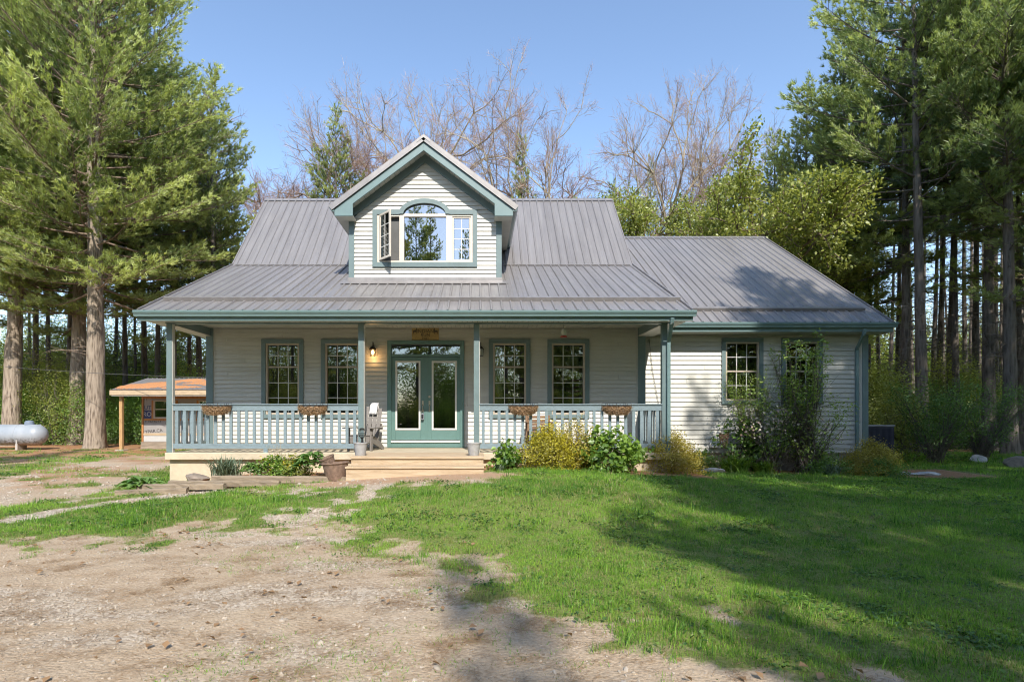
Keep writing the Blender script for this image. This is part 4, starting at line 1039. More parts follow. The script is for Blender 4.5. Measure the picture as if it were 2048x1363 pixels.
# brown wooden chair behind the right railing
o = empty('wooden_chair', (px(1078,13.3), 13.3, DECK), 'brown wooden slatted chair behind the right porch railing', 'chair')
for sx in (-1,1):
    m = MB(); m.box(sx*0.27-0.025,sx*0.27+0.025,-0.27,-0.22,0,0.62); m.local('leg','brown_wood',o,bevel=0.004)
    m = MB(); m.bar((sx*0.27,0.22,0),(sx*0.27,0.30,0.80),0.05,0.05,up=(0,1,0)); m.local('leg','brown_wood',o,bevel=0.004)
    m = MB(); m.box(sx*0.27-0.04,sx*0.27+0.04,-0.29,0.27,0.622,0.648); m.local('armrest','brown_wood',o,bevel=0.004)
for k in range(5): m = MB(); y=-0.25+k*0.1; m.box(-0.245,0.245,y,y+0.085,0.41,0.435); m.local('seat_slat','brown_wood',o,bevel=0.003)
for k in range(4): m = MB(); z=0.47+k*0.085; m.box(-0.244,0.244,0.262+z*0.02,0.285+z*0.02,z,z+0.065); m.local('back_slat','brown_wood',o,bevel=0.003)

# pots on the steps
def pot(name, loc, label, r0, r1, h, mat, tilt=None, rim=0.012, cat='pot'):
    w = Matrix.Translation(loc) @ (tilt if tilt else Matrix.Identity(4))
    o = bpy.data.objects.new(name, None); link(o, None, w); tag(o, label, cat)
    m = MB(); m.lathe([(0.002,0),(r0,0),(r0+0.004,0.01),(r1-0.006,h-0.04),(r1,h-0.035),(r1+rim*0.6,h-0.01),(r1+rim*0.4,h),(r1-0.012,h),(r1-0.02,h-0.06),(0.002,h-0.06)], n=28); m.local('body', mat, o, True)
    m = MB(); m.lathe([(0.002,h-0.048),(r1-0.021,h-0.05)], n=24); m.local('soil','soil',o)
    return o
p1 = pot('flower_pot', (px(721,11.25),11.25,DECK+0.005), 'grey plastic pot with a lantern in it, left end of the steps', 0.098, 0.135, 0.255, 'pot_grey')
p2 = pot('flower_pot', (px(947.5,11.25),11.25,DECK+0.005), 'empty grey plastic pot at the right end of the steps', 0.098, 0.135, 0.255, 'pot_grey')
o = empty('solar_lantern', (px(724,11.25),11.25,DECK+0.21), 'dark wire solar lantern standing in the left grey pot', 'lantern')
m = MB(); m.tube([(0,0,0),(0,0,0.13)],0.016,8); m.lathe([(0.02,0.13),(0.05,0.145),(0.03,0.15)],n=14); m.local('stem','black_metal',o)
m = MB()
for k in range(10):
    a = 2*math.pi*k/10; m.tube([(r*math.cos(a+z*2),r*math.sin(a+z*2),z) for r,z in ((0.03,0.14),(0.062,0.19),(0.066,0.23),(0.052,0.29),(0.045,0.31))],0.0045,4)
for r,z in ((0.062,0.19),(0.066,0.23),(0.052,0.29)): m.tube([(r*math.cos(2*math.pi*k/14),r*math.sin(2*math.pi*k/14),z) for k in range(15)],0.004,4,False)
m.local('wire_shade','black_metal',o)
m = MB(); m.lathe([(0.05,0.31),(0.052,0.325),(0.03,0.335),(0.002,0.338)],n=16); m.local('cap','black_metal',o)
m = MB(); m.prism([(-0.035,-0.02),(0.03,-0.02),(0.02,0.12),(-0.01,0.12)],0.02,0.028); m.local('stake_plate','unit_dark',o)

gzs = gzf(px(672,10.9),10.9)
tp = pot('terracotta_pot', (px(673,10.85),10.85,gzs+0.0), 'weathered terracotta pot beside the left end of the steps', 0.18, 0.245, 0.34, 'terracotta', Matrix.Rotation(math.radians(-4),4,'Y'), 0.03)
pot('broken_pot', (px(662,11.15),11.15,gzs+0.20), 'tilted brown plastic pot leaning behind the terracotta pot', 0.11, 0.15, 0.24, 'terracotta', Matrix.Rotation(math.radians(-22),4,'Y')@Matrix.Rotation(math.radians(8),4,'X'))

# hay-rack planters on the rails
def planter(u, label, seed):
    r_ = random.Random(seed); X = px(u, DP-0.1); Z = DECK+1.045
    o = empty('hanging_planter', (X, DP-0.055, Z), label, 'planter', 'wire baskets with coco liners on the porch rail')
    w, d, h = 0.30, 0.17, 0.19; vs, fs = [], []; n, k = 26, 10
    for j in range(k+1):
        t = j/k
        for i in range(n+1):
            a = math.pi*i/n; s_ = (1-0.32*t**2.6); q = 1+0.10*math.sin(i*1.9+seed)*math.sin(j*1.3)+r_.uniform(-.07,.07)
            vs.append((-w*math.cos(a)*s_*(0.98+0.04*q), -0.0-d*abs(math.sin(a))**0.8*s_*q, -0.055-h*t*(0.80+0.2*math.sin(a))+r_.uniform(-.012,.012)))
    for j in range(k):
        for i in range(n): b_ = j*(n+1)+i; fs.append((b_,b_+1,b_+n+2,b_+n+1))
    vs.append((0,-0.06,-h*0.98-0.04)); c_ = len(vs)-1
    for i in range(n): b_ = k*(n+1)+i; fs.append((b_,b_+1,c_))
    # top of the liner
    vs.append((0,-0.08,-0.10)); c_ = len(vs)-1
    for i in range(n): fs.append((i+1,i,c_))
    m = MB(); m.add(vs,fs); m.local('coco_liner','coco',o,False)
    # loose fibres
    V,Tt = [],[]
    for q in range(1500):
        a = r_.uniform(0.05,math.pi-0.05); t = r_.uniform(0,1); s_ = 1-0.32*t**2.6
        p = Vector((-w*math.cos(a)*s_,-d*abs(math.sin(a))**0.8*s_,-0.055-h*t*(0.8+0.2*math.sin(a)))); dd = Vector((r_.gauss(0,1),r_.gauss(-0.5,1),r_.gauss(0.1,1))).normalized()*r_.uniform(.03,.09); sd = Vector((r_.gauss(0,1),0,r_.gauss(0,1))).normalized()*0.003
        b_=len(V); V += [p-sd,p+sd,p+dd]; Tt.append((b_,b_+1,b_+2))
    fm = npmesh('fibre',np.array([tuple(x) for x in V]),np.array(Tt),'dead_needle',{'tone':[r_.random() for _ in V]}); meshobj('fibre',fm,o,WM[o.name].copy())
    m = MB()
    for kx in range(9):
        f = -1+2*kx/8; x0_ = w*1.04*f; dd = d*1.05*max(0.0,(1-f*f))**0.5
        m.tube([(x0_,0.0,0.012),(x0_,-0.012,-0.02),(x0_*0.96,-dd*0.9-0.01,-0.05),(x0_*0.9,-dd*0.75,-0.16),(x0_*0.7,-dd*0.35,-h-0.035)],0.0035,4)
    for zz,kk in ((0.012,1.05),(-0.05,1.06),(-0.16,0.93)):
        m.tube([(-w*kk*math.cos(math.pi*i/16),-d*kk*abs(math.sin(math.pi*i/16))**0.8-0.004,zz if zz<0 else -0.03+0.0*i) for i in range(17)],0.004,4)
    m.tube([(-w*1.05,0.0,0.012),(w*1.05,0.0,0.012)],0.004,4)
    for x0_ in (-0.2,0,0.2): m.tube([(x0_,-0.006,-0.05),(x0_,-0.006,0.015),(x0_,0.07,0.014),(x0_,0.105,-0.02)],0.005,4)
    m.local('wire_rack','black_metal',o)
planter(433,'coco-lined wire planter nearest the left end of the porch rail',1)
planter(625,'coco-lined wire planter on the rail just left of the chair',2)
planter(1047,'coco-lined wire planter on the right rail above the golden shrub',3)
planter(1234,'coco-lined wire planter on the right rail above the green shrub',4)

# landscape timbers
def timber(a, b, hh, label, seed, w=0.13):
    a = Vector(a); b = Vector(b); r_ = random.Random(seed); m = MB(); n = 16; d_ = (b-a).normalized(); s_ = d_.cross(Vector((0,0,1))).normalized()
    vs, fs = [], []
    for i in range(n+1):
        p = a.lerp(b,i/n); e = [r_.uniform(-.010,.010) for _ in range(8)]
        pr = [(-.5,0),(-.5,.82),(-.36,1),(.36,1),(.5,.82),(.5,0)]
        for k,(x,z) in enumerate(pr): vs.append(p+s_*(x*w+e[k])+Vector((0,0,z*hh+e[(k+3)%8]*(z>0))))
    for i in range(n):
        for k in range(6): l=(k+1)%6; fs.append((i*6+k,i*6+l,(i+1)*6+l,(i+1)*6+k))
    fs += [tuple(range(6)),tuple(n*6+k for k in range(5,-1,-1))]
    m.add(vs,fs); o = m.build('landscape_timber','timber',None); tag(o,label,'timber','weathered timbers edging the flower bed'); return o
def tpt(u, v, D): return Vector((px(u,D),D,pz(v,D)))
timber(tpt(426,963,10.9),tpt(698,966,10.75),0.125,'long weathered timber edging the bed, ending at the terracotta pot',1)
timber(tpt(340,971,10.75),tpt(560,972,10.62),0.10,'weathered timber in the middle of the bed edging below the daffodil leaves',2)
timber(tpt(277,979,10.55),tpt(450,977,10.45),0.105,'rotten split timber of the bed edging, second from its outer end',3)
timber(tpt(233,991,10.2),tpt(375,985,10.28),0.10,'lowest outermost weathered timber beside the hosta clump',4)

# stones
def stone(loc, size, label, seed, mat='rock', name='rock', group=None):
    r_ = np.random.default_rng(seed); bm = bmesh.new(); bmesh.ops.create_icosphere(bm, subdivisions=3, radius=1.0)
    dirs = r_.normal(size=(9,3)); dirs /= np.linalg.norm(dirs,axis=1)[:,None]; cut = r_.uniform(0.55,0.9,9)
    for v in bm.verts:
        p = np.array(v.co); p *= 1+0.06*r_.normal()
        for d_,c_ in zip(dirs,cut):
            t = p@d_
            if t > c_: p = p-d_*(t-c_)
        v.co = Vector(p*np.array(size))
    me = bpy.data.meshes.new(name); bm.to_mesh(me); bm.free(); me.materials.append(MATS[mat])
    o = meshobj(name, me, None, Matrix.Translation(loc)); tag(o,label,'rock',group); return o
X = px(1955,17.2); stone((X,17.2,gzf(X,17.2)+0.07),(0.26,0.2,0.17),'pale angular rock in the shrub bed at the lawn edge',5,'pale_rock')
X = px(2035,15.6); stone((X,15.6,gzf(X,15.6)+0.13),(0.34,0.26,0.20),'dark boulder at the far right of the lawn',6)
X = px(1425,13.0); stone((X,13.0,gzf(X,13.0)+0.03),(0.30,0.13,0.07),'flat white stone edging in front of the wing shrubs',7,'pale_rock')
X = px(1372,13.0); stone((X,13.0,gzf(X,13.0)+0.02),(0.26,0.16,0.06),'tan flat stone beside the bronze shrub',8,'rock')
X = px(1820,13.6); stone((X-0.35,13.6,gzf(X,13.6)+0.03),(0.42,0.12,0.06),'long pale edging stone right of the wing, near half',9,'pale_rock')
stone((X+0.32,13.5,gzf(X,13.5)+0.03),(0.34,0.11,0.06),'long pale edging stone right of the wing, far half',10,'pale_rock')
X = px(392,11.2); stone((X,11.25,gzf(X,11.2)+0.10),(0.30,0.2,0.13),'rounded brown stone behind the bed timbers',11,'rock')

# garden ornament, wall vents, cooling unit
X, D = px(1448,13.6), 13.6; zb = gzf(X,D)
o = empty('garden_ornament',(X,D,zb),'rusty scrolled metal owl ornament among the lily leaves','ornament')
m = MB(); m.tube([(0,0,0),(0,0,0.62)],0.008,6); m.local('stake','rust',o)
m = MB()
for (cx,cz,r) in ((-.06,.80,.05),(.06,.80,.05),(0,.69,.085),(-.06,.80,.022),(.06,.80,.022),(0,.69,.04)):
    m.tube([(cx+r*math.cos(2*math.pi*k/16),0,cz+r*math.sin(2*math.pi*k/16)) for k in range(17)],0.010,5,False)
m.tube([(-.11,0,.84),(-.09,0,.90),(-.04,0,.86),(0,0,.84),(.04,0,.86),(.09,0,.90),(.11,0,.84)],0.010,5); m.local('scrollwork','rust',o)
for u,lab in ((1426,'small white vent hood low on the wing wall near the bronze shrub'),(1640,'small white vent hood low on the wing wall under the right window')):
    X = px(u,14.45); o = empty('vent_hood',(X,14.47,pz(896,14.45)),lab,'vent')
    m = MB(); m.box(-0.10,0.10,-0.012,0.0,0,0.2); m.local('plate','vent_white',o,bevel=0.004)
    m = MB(); m.prism([(-0.012,0.19),(-0.11,0.06),(-0.11,0.03),(-0.012,0.03)],-0.085,0.085,'x'); m.local('hood','vent_white',o,bevel=0.004)
X0,X1 = px(1736,15.3),px(1769,15.3); D = 15.3; zb = gzf(X0,D)
o = empty('cooling_unit',(10.58,D,zb),'dark slatted outdoor cooling unit behind the wing corner','cooling unit')
hw = 0.36; hh = pz(849,D)-zb
m = MB(); m.box(-hw,hw,-0.36,0.36,0.08,hh-0.04); m.local('body','unit_dark',o,bevel=0.01)
me = None
for k in range(22):
    if me is None: mm = MB(); mm.box(-0.008,0.008,-0.385,-0.362,0.12,hh-0.08); me = mm.mesh('slat','unit_dark')
    link(bpy.data.objects.new('slat',me),o,WM[o.name]@Matrix.Translation((-hw+0.03+k*0.0315,0,0)))
m = MB(); m.box(-hw-0.015,hw+0.015,-0.385,0.385,hh-0.038,hh); m.local('top','unit_top',o,bevel=0.008)
m = MB(); m.box(-hw-0.06,hw+0.06,-0.44,0.44,-0.02,0.078); m.local('base_pad','concrete_block',o)

# ================================================================ SHED
ZG = 0.0
shed = empty('garden_shed',(-12.0,25.2,0),'unfinished wooden shed with house wrap and needle-covered metal roof','shed')
SX0,SX1 = px(221,23.0), -8.6
R0 = Vector((0,23.0,wz(1.04))); R1 = Vector((0,25.5,wz(1.66))); R2 = Vector((0,28.2,wz(1.04)))
def sslab(name,p,q,mat,th=0.06): 
    m = MB(); m.prism([(p.y,p.z),(q.y,q.z),(q.y,q.z-th),(p.y,p.z-th)],SX0,SX1,'x'); return m.build(name,mat,shed)
rp = sslab('roof',R0,R1,'shed_fascia'); rq = sslab('roof_back',R1,R2,'shed_roof')
d_ = (R1-R0); n_ = Vector((0,-d_.z,d_.y)).normalized()
def ssheet():
    m = MB(); pr = [(0,0.01),(0.05,0.01),(0.075,0.03),(0.10,0.01),(0.15,0.01),(0.2,0.01)]; L = d_.length+0.05
    for (x0_,z0_),(x1_,z1_) in zip(pr[:-1],pr[1:]): m.add([(x0_,0,z0_),(x1_,0,z1_),(x1_,L,z1_),(x0_,L,z0_)],[(0,1,2,3)])
    return m.mesh('roof_sheet','shed_roof')
sm = ssheet(); x = SX0; e1 = Vector((1,0,0)); es = d_.normalized()
while x < SX1-0.1:
    p = Vector((x,R0.y-0.03,R0.z)); M4 = Matrix(((1,es.x,n_.x,p.x),(0,es.y,n_.y,p.y),(0,es.z,n_.z,p.z),(0,0,0,1)))
    link(bpy.data.objects.new('roof_sheet',sm),rp,M4); x += 0.2
# drifts of needles on the roof
def drift(cx, cs, rx, rs, seed, skew=0.0):
    r_ = np.random.default_rng(seed); n = 26; vs = [(cx,cs,0.055)]; fs = []
    for ring in (0.5,1.0):
        for k in range(n):
            a = 2*math.pi*k/n; q = ring*(1+0.16*math.sin(3*a+seed)+0.1*r_.normal())
            xx = cx+rx*q*math.cos(a)+skew*rs*q*math.sin(a); ss = min(max(cs+rs*q*math.sin(a),0.02),d_.length-0.02); xx = max(xx,SX0+0.02)
            vs.append((xx,ss,0.05 if ring < 1 else 0.024))
    for k in range(n):
        l=(k+1)%n; fs.append((0,1+k,1+l)); fs.append((1+k,1+n+k,1+n+l,1+l))
    W = [Vector((a,R0.y,R0.z))+es*b+n_*c for a,b,c in vs]; m = MB(); m.add(W,fs); m.build('needle_drift','shed_roof_litter',rp)
drift(SX0+0.85,0.85,1.25,0.80,3,0.9); drift(-10.5,1.50,1.75,0.90,5,0.5); drift(-12.3,0.5,0.8,0.35,8,0.3); drift(-12.6,2.0,0.7,0.45,9,0.4)
m = MB(); m.box(SX0-0.02,SX1,R0.y-0.035,R0.y-0.001,R0.z-0.20,R0.z-0.01); m.build('fascia','shed_fascia',shed)
m = MB(); m.box(SX0+0.03,SX1,R0.y,R0.y+0.12,R0.z-0.24,R0.z-0.205); m.build('eave_batten','wrap_white',shed)
m = MB(); X = px(243,23.3); m.box(X-0.065,X+0.065,23.24,23.37,0.02,R0.z-0.2); m.build('post','shed_post',shed,bevel=0.006)
m = MB(); m.box(X-0.17,X+0.17,23.12,23.48,-0.05,0.045); m.build('post_footing','concrete_block',shed,bevel=0.02)
DS = 24.4; wx0 = px(284,DS); ztp = wz(1.05)
wins = []
for (u0,u1) in ((308,352),(398,440)): wins.append((px(u0,DS),px(u1,DS),pz(836,DS),pz(800,DS)))
sw_ = wall_holes(wx0,SX1,0.1,ztp,DS,wins,0.1).build('wall','house_wrap',shed)
m = MB(); m.box(wx0,wx0+0.1,DS+0.1,27.8,0.1,ztp); m.box(SX1-0.1,SX1,DS+0.1,27.8,0.1,ztp); m.box(wx0,SX1,27.8,27.9,0.1,ztp); m.build('side_wall','shed_wood',shed)
bd = lambda x0,x1,z0,z1,mat='shed_wood',name='trim_board',pr=0.03: MB().box(x0,x1,DS-pr,DS-0.001,z0,z1).build(name,mat,shed)
bd(wx0,wx0+0.075,0.15,ztp,pr=0.034); bd(wx0+0.078,SX1,pz(797,DS),pz(792,DS)); bd(wx0+0.078,SX1,pz(840.5,DS),pz(836.5,DS))
for (a,b,c,dd) in wins:
    bd(a-0.09,a,c,dd); bd(b,b+0.09,c,dd)
    m = MB(); f=0.05; m.box(a,a+f,DS-0.04,DS+0.03,c,dd); m.box(b-f,b,DS-0.04,DS+0.03,c,dd); m.box(a+f,b-f,DS-0.04,DS+0.03,c,c+f); m.box(a+f,b-f,DS-0.04,DS+0.03,dd-f,dd); m.box(a+f,b-f,DS-0.03,DS+0.02,(c+dd)/2-.02,(c+dd)/2+.02)
    wo = m.build('window','beige_frame',shed)
    for za_,zb_ in ((c+f,(c+dd)/2-.02),((c+dd)/2+.02,dd-f)): MB().box(a+f,b-f,DS-0.005,DS+0.005,za_,zb_).build('pane','window_glass',wo)
bd(wx0+0.078,SX1,pz(870,DS),pz(865.5,DS),'shed_fascia'); bd(wx0+0.078,SX1,pz(882,DS),pz(871,DS),'wrap_white','lower_panel',0.012)
bd(wx0-0.02,SX1,pz(890,DS),pz(883,DS),'shed_sill','sill_board',0.05); bd(wx0-0.02,SX1,-0.05,pz(890.5,DS),'shed_sill','sill_board',0.07)
MB().box(px(288,DS),px(303,DS),DS-0.004,DS-0.001,pz(836,DS),pz(820,DS)).build('blue_print','wrap_blue',shed)
tl = lambda s,u,v,size,mat,rz=0.0: text(shed,s,size,(px(u,DS)+12.0,DS-0.006-25.2,pz(v,DS)),mat,rot=(math.pi/2,-rz,0),ext=0.0008)
tl('UT',295.5,815,0.24,'wrap_blue'); tl('RO',294.5,828,0.27,'wrap_white'); tl('9-762-6213',306,842,0.15,'sign_paint'); tl('TYPAR.CA',305,862,0.19,'sign_paint',math.radians(6)); tl('TY',291,797.5,0.14,'sign_paint')

# ================================================================ PROPANE TANK
X0 = px(92,24.0); zc = pz(869,24.0); R = 0.44
tk = empty('propane_tank',(X0-1.5,24.0,0.0),'white propane tank with grey dome and mildew stains under the pines','propane tank')
m = MB(); prof = []
for k in range(9): a = math.pi/2*k/8; prof.append((R*math.sin(a)+0.001, -1.5+0.40-0.40*math.cos(a)))
for k in range(8,-1,-1): a = math.pi/2*k/8; prof.append((R*math.sin(a)+0.001, 1.5-0.40+0.40*math.cos(a)))
m.lathe(prof,n=36); m.v = [(z,y,x+zc) for (x,y,z) in m.v]; m.local('shell','tank_paint',tk,True)
for xx in (-0.75,0.45):
    m = MB(); m.tube([(xx,(R+.004)*math.cos(2*math.pi*k/36),zc+(R+.004)*math.sin(2*math.pi*k/36)) for k in range(37)],0.008,5,False); m.local('weld_seam','tank_paint',tk)
    m = MB(); m.box(xx-0.05,xx+0.05,-0.25,0.25,0.0,zc-R*0.82); m.local('leg','concrete_block',tk)
m = MB(); m.lathe([(0.002,0.20),(0.10,0.19),(0.155,0.15),(0.17,0.08),(0.17,0.0)],(0.80,0,zc+R-0.03),22); m.local('dome_lid','tank_hood',tk,True)
m = MB(); m.tube([(1.22,0,zc+R*0.85),(1.22,0,zc+R*0.97),(1.28,0,zc+R*0.99),(1.30,0,zc+R*0.8)],0.015,6); m.local('lifting_lug','tank_paint',tk)
m = MB(); m.tube([(0.62,-0.46,0),(0.62,-0.46,0.42)],0.018,6); m.local('marker_post','white_trim',tk)

# ================================================================ VEGETATION
def rotz(v, a):
    c, s = np.cos(a), np.sin(a); return np.stack([v[...,0]*c-v[...,1]*s, v[...,0]*s+v[...,1]*c, v[...,2]], -1)
def unit(v): return v/np.maximum(np.linalg.norm(v, axis=-1, keepdims=True), 1e-9)
class Wood:
    """tubes collected as numpy arrays"""
    def __init__(s): s.V = []; s.T = []; s.n = 0
    def tube(s, P, R, k=4):
        P = np.asarray(P, float); R = np.broadcast_to(np.asarray(R, float), (len(P),))
        d = unit(np.gradient(P, axis=0)); ref = np.array([0.31,0.17,0.93]) if abs(d[0,2]) < 0.85 else np.array([1.0,0.1,0])
        r = unit(np.cross(d, ref)); q = np.cross(d, r); a = np.arange(k)*2*np.pi/k
        V = P[:,None]+(r[:,None]*np.cos(a)[None,:,None]+q[:,None]*np.sin(a)[None,:,None])*R[:,None,None]
        s.V.append(V.reshape(-1,3)); m = len(P); i = (np.arange(m-1)[:,None]*k+np.arange(k)[None]).ravel(); j = (np.arange(m-1)[:,None]*k+(np.arange(k)+1)[None]%k).ravel()
        s.T.append(np.stack([i,j,j+k,i+k],1)+s.n); s.n += m*k
    def mesh(s, name, mat, smooth=True): return npmesh(name, np.concatenate(s.V), np.concatenate(s.T), mat, smooth=smooth)
def trunk_mesh(name, H, r, mat, seed, flare=1.45, lean=0.0, k=14):
    g = np.random.default_rng(seed); n = 26; t = np.linspace(0,1,n)**1.35; z = t*H
    P = np.stack([lean*t*H+0.10*np.sin(t*5+seed)*r*2, 0.08*np.cos(t*4+seed)*r*2, z-0.15],1)
    R = r*(1-t*0.93)*(1+(flare-1)*np.exp(-z/0.45)); w = Wood(); w.tube(P,R,k); V = w.V[0].reshape(n,k,3); c = P[:,None]
    lump = 1+0.05*g.normal(size=(n,k,1)); root = 1+0.22*np.exp(-z/0.35)[:,None,None]*np.cos(np.arange(k)*2*np.pi/k*5+seed)[None,:,None]
    V[:] = c+(V-c)*lump*root; w.V[0] = V.reshape(-1,3); return w.mesh(name, mat)

def needles(pos, dr, g, per=9, L=(0.12,0.19), w=0.011, spread=0.75, up=0.25):
    """triangular needle tufts at pos along dr"""
    n = len(pos); P = np.repeat(pos, per, 0); D_ = unit(np.repeat(dr, per, 0)*0.75+g.normal(size=(n*per,3))*spread*0.6+np.array([0,0,up]))
    l = g.uniform(*L, n*per)[:,None]; ou = P*np.array([1,1,0]); ou = unit(ou); s = unit(np.cross(D_, ou*0.8+np.array([0,0,0.8])+g.normal(size=(n*per,3))*0.55))*w
    P = P+g.normal(size=P.shape)*0.02
    V = np.stack([P-s, P+s, P+D_*l],1).reshape(-1,3); T = np.arange(len(V)).reshape(-1,3); return V, T
def pine(name, seed, H, h0, R, nb, mat, barkm, r, dens=1.0, dead=30, per=9, nl=(0.13,0.20), nw=0.012, top=0.9, up0=-4, up1=48, lean=0.0, prof=None, sub=0.15):
    """returns (trunk, branches, crown) meshes of a white pine in its own space"""
    g = np.random.default_rng(seed); wood = Wood(); TP, TD, TT = [], [], []
    gold = 2.39996
    for i in range(nb):
        t = (i+g.random())/nb; z = h0+(H-h0)*t**top
        pr = prof(t) if prof else (1-t)**0.75*(0.62+0.38*min(1,t/0.18))
        L = max(R*pr*g.uniform(0.6,1.15), 0.5); az = gold*i+g.normal()*0.35; el = math.radians(up0+(up1-up0)*t+g.normal()*7)
        s = np.linspace(0,1,7); h = np.array([math.cos(az),math.sin(az),0.0])
        rr = L*s*math.cos(el); zz = L*s*math.sin(el)-0.10*L*s*(1-t)+0.20*L*s**2.2
        bend = g.normal()*0.12*L; side = np.array([-h[1],h[0],0]); P = h*rr[:,None]+side*(bend*s**2)[:,None]; P[:,2] += zz; P[:,2] += z; P[:,0] += lean*z
        wood.tube(P, np.linspace(max(0.016,0.012+0.011*L),0.006,7), 4)
        npair = max(3,int(L*0.70/0.16*dens)); bt = g.normal()*0.17
        for k in range(npair):
            ss = 0.30+0.70*(k+g.random())/npair; p = np.array([np.interp(ss,s,P[:,c]) for c in range(3)]); j = min(int(ss*6),5); bd_ = unit(P[j+1]-P[j])
            l2 = min(1.5,(0.22+0.42*(1-ss))*L*g.uniform(0.6,1.1)+0.16); sg_ = 1 if k%2 else -1
            a = sg_*math.radians(g.uniform(28,62)); d2 = unit(rotz(bd_,a)+np.array([0,0,g.uniform(-0.05,0.32)]))
            q = p+d2*l2+np.array([0,0,0.10*l2]); 
            if l2 > 0.25: wood.tube(np.stack([p,(p+q)/2,q]), np.array([0.011,0.008,0.004]), 3)
            m = max(2,int(l2/sub*dens)); f = (np.arange(m)+g.random(m))/m; f = 0.25+0.75*f
            pts = p+(q-p)*f[:,None]+g.normal(size=(m,3))*np.array([0.07,0.07,0.055])
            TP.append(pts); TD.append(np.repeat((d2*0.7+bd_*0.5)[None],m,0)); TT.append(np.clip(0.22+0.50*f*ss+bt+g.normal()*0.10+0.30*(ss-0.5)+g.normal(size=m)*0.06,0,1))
    pos = np.concatenate(TP); dr = np.concatenate(TD); tone = np.concatenate(TT)
    V, T = needles(pos, dr, g, per, nl, nw)
    crown = npmesh(name+'_crown', V, T, mat, {'tone': np.repeat(tone, per*3)})
    for i in range(dead):                                # bare dead branches below the crown
        z = g.uniform(max(1.2,h0*0.22),h0*1.05); az = g.random()*6.283; L = g.uniform(0.4,2.0)*(0.5+0.5*z/h0)*min(1,R/2.6); s = np.linspace(0,1,4); h = np.array([math.cos(az),math.sin(az),0])
        P = h*(L*s)[:,None]; P[:,2] = z+L*s*g.uniform(-0.25,0.3)+0.06*np.sin(s*4); P[:,0] += lean*z; wood.tube(P,np.linspace(0.020,0.005,4),3)
        for q in range(3):
            b = P[g.integers(1,4)]; d2 = unit(h+g.normal(size=3)*0.6); wood.tube(np.stack([b,b+d2*L*0.25,b+d2*L*0.42+g.normal(size=3)*0.05]),np.array([0.010,0.006,0.003]),3)
    return trunk_mesh(name+'_trunk',H*0.985,r,barkm,seed,lean=lean), wood.mesh(name+'_branches', barkm if barkm!='bark_pine' else 'twig'), crown

def tilt_of(name, loc):
    if 'pine' not in name and 'tree' not in name: return (0,0)
    r_ = random.Random(int(loc[0]*1000)+int(loc[1]*77)); return (r_.gauss(0,0.014),r_.gauss(0,0.018))
def plant_tree(name, meshes, partnames, loc, rz, scale, label, cat='tree', group=None, sxy=1.0):
    o = bpy.data.objects.new(name, None); tl_ = tilt_of(name,loc); w = Matrix.Translation(loc)@Matrix.Rotation(tl_[0],4,'X')@Matrix.Rotation(tl_[1],4,'Y')@Matrix.Rotation(rz,4,'Z')@Matrix.Diagonal((scale*sxy,scale*sxy,scale,1)); link(o,None,w); tag(o,label,cat,group)
    for me, pn in zip(meshes, partnames):
        c = bpy.data.objects.new(pn, me); COL.objects.link(c); c.parent = o; WM[c.name] = w
    return o
PP = ('trunk','branches','crown')
def T_(name, meshes, u, D, rz, scale, label, group=None, sxy=1.0, parts=PP, X=None, cat='tree'):
    x = px(u,D) if X is None else X
    return plant_tree(name, meshes, parts, (x,D,gzf(x,D)-0.02), rz, scale, label, cat, group, sxy)

# pine kinds
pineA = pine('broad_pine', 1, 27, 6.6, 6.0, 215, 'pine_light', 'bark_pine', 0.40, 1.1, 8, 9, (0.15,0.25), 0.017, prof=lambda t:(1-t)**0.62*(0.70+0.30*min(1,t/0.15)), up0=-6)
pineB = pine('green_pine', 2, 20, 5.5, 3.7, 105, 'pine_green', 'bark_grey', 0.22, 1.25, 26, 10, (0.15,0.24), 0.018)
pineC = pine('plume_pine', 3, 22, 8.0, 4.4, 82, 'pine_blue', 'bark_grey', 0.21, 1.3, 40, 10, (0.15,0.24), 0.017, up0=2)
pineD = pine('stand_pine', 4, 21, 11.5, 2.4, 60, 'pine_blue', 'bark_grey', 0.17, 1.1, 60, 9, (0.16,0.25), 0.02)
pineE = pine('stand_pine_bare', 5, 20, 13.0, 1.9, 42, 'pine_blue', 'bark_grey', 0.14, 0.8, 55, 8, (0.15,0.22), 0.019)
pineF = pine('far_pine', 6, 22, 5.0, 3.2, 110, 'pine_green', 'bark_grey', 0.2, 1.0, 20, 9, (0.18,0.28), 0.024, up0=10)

# --- left group
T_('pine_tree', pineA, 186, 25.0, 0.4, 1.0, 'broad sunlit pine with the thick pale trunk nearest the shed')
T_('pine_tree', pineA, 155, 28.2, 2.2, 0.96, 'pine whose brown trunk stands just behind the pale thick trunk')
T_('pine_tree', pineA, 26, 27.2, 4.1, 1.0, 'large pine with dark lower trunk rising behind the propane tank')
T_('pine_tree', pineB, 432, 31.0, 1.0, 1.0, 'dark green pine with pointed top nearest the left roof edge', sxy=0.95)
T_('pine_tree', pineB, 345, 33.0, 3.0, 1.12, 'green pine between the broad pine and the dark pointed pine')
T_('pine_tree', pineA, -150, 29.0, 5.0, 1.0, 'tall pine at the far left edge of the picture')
ORD = 'first second third fourth fifth sixth seventh eighth ninth tenth eleventh twelfth thirteenth fourteenth fifteenth sixteenth seventeenth eighteenth nineteenth twentieth twenty-first twenty-second twenty-third twenty-fourth twenty-fifth twenty-sixth twenty-seventh twenty-eighth twenty-ninth thirtieth'.split()
def rank(L, k): return ORD[sorted(x[0] for x in L).index(k)]
LG = None
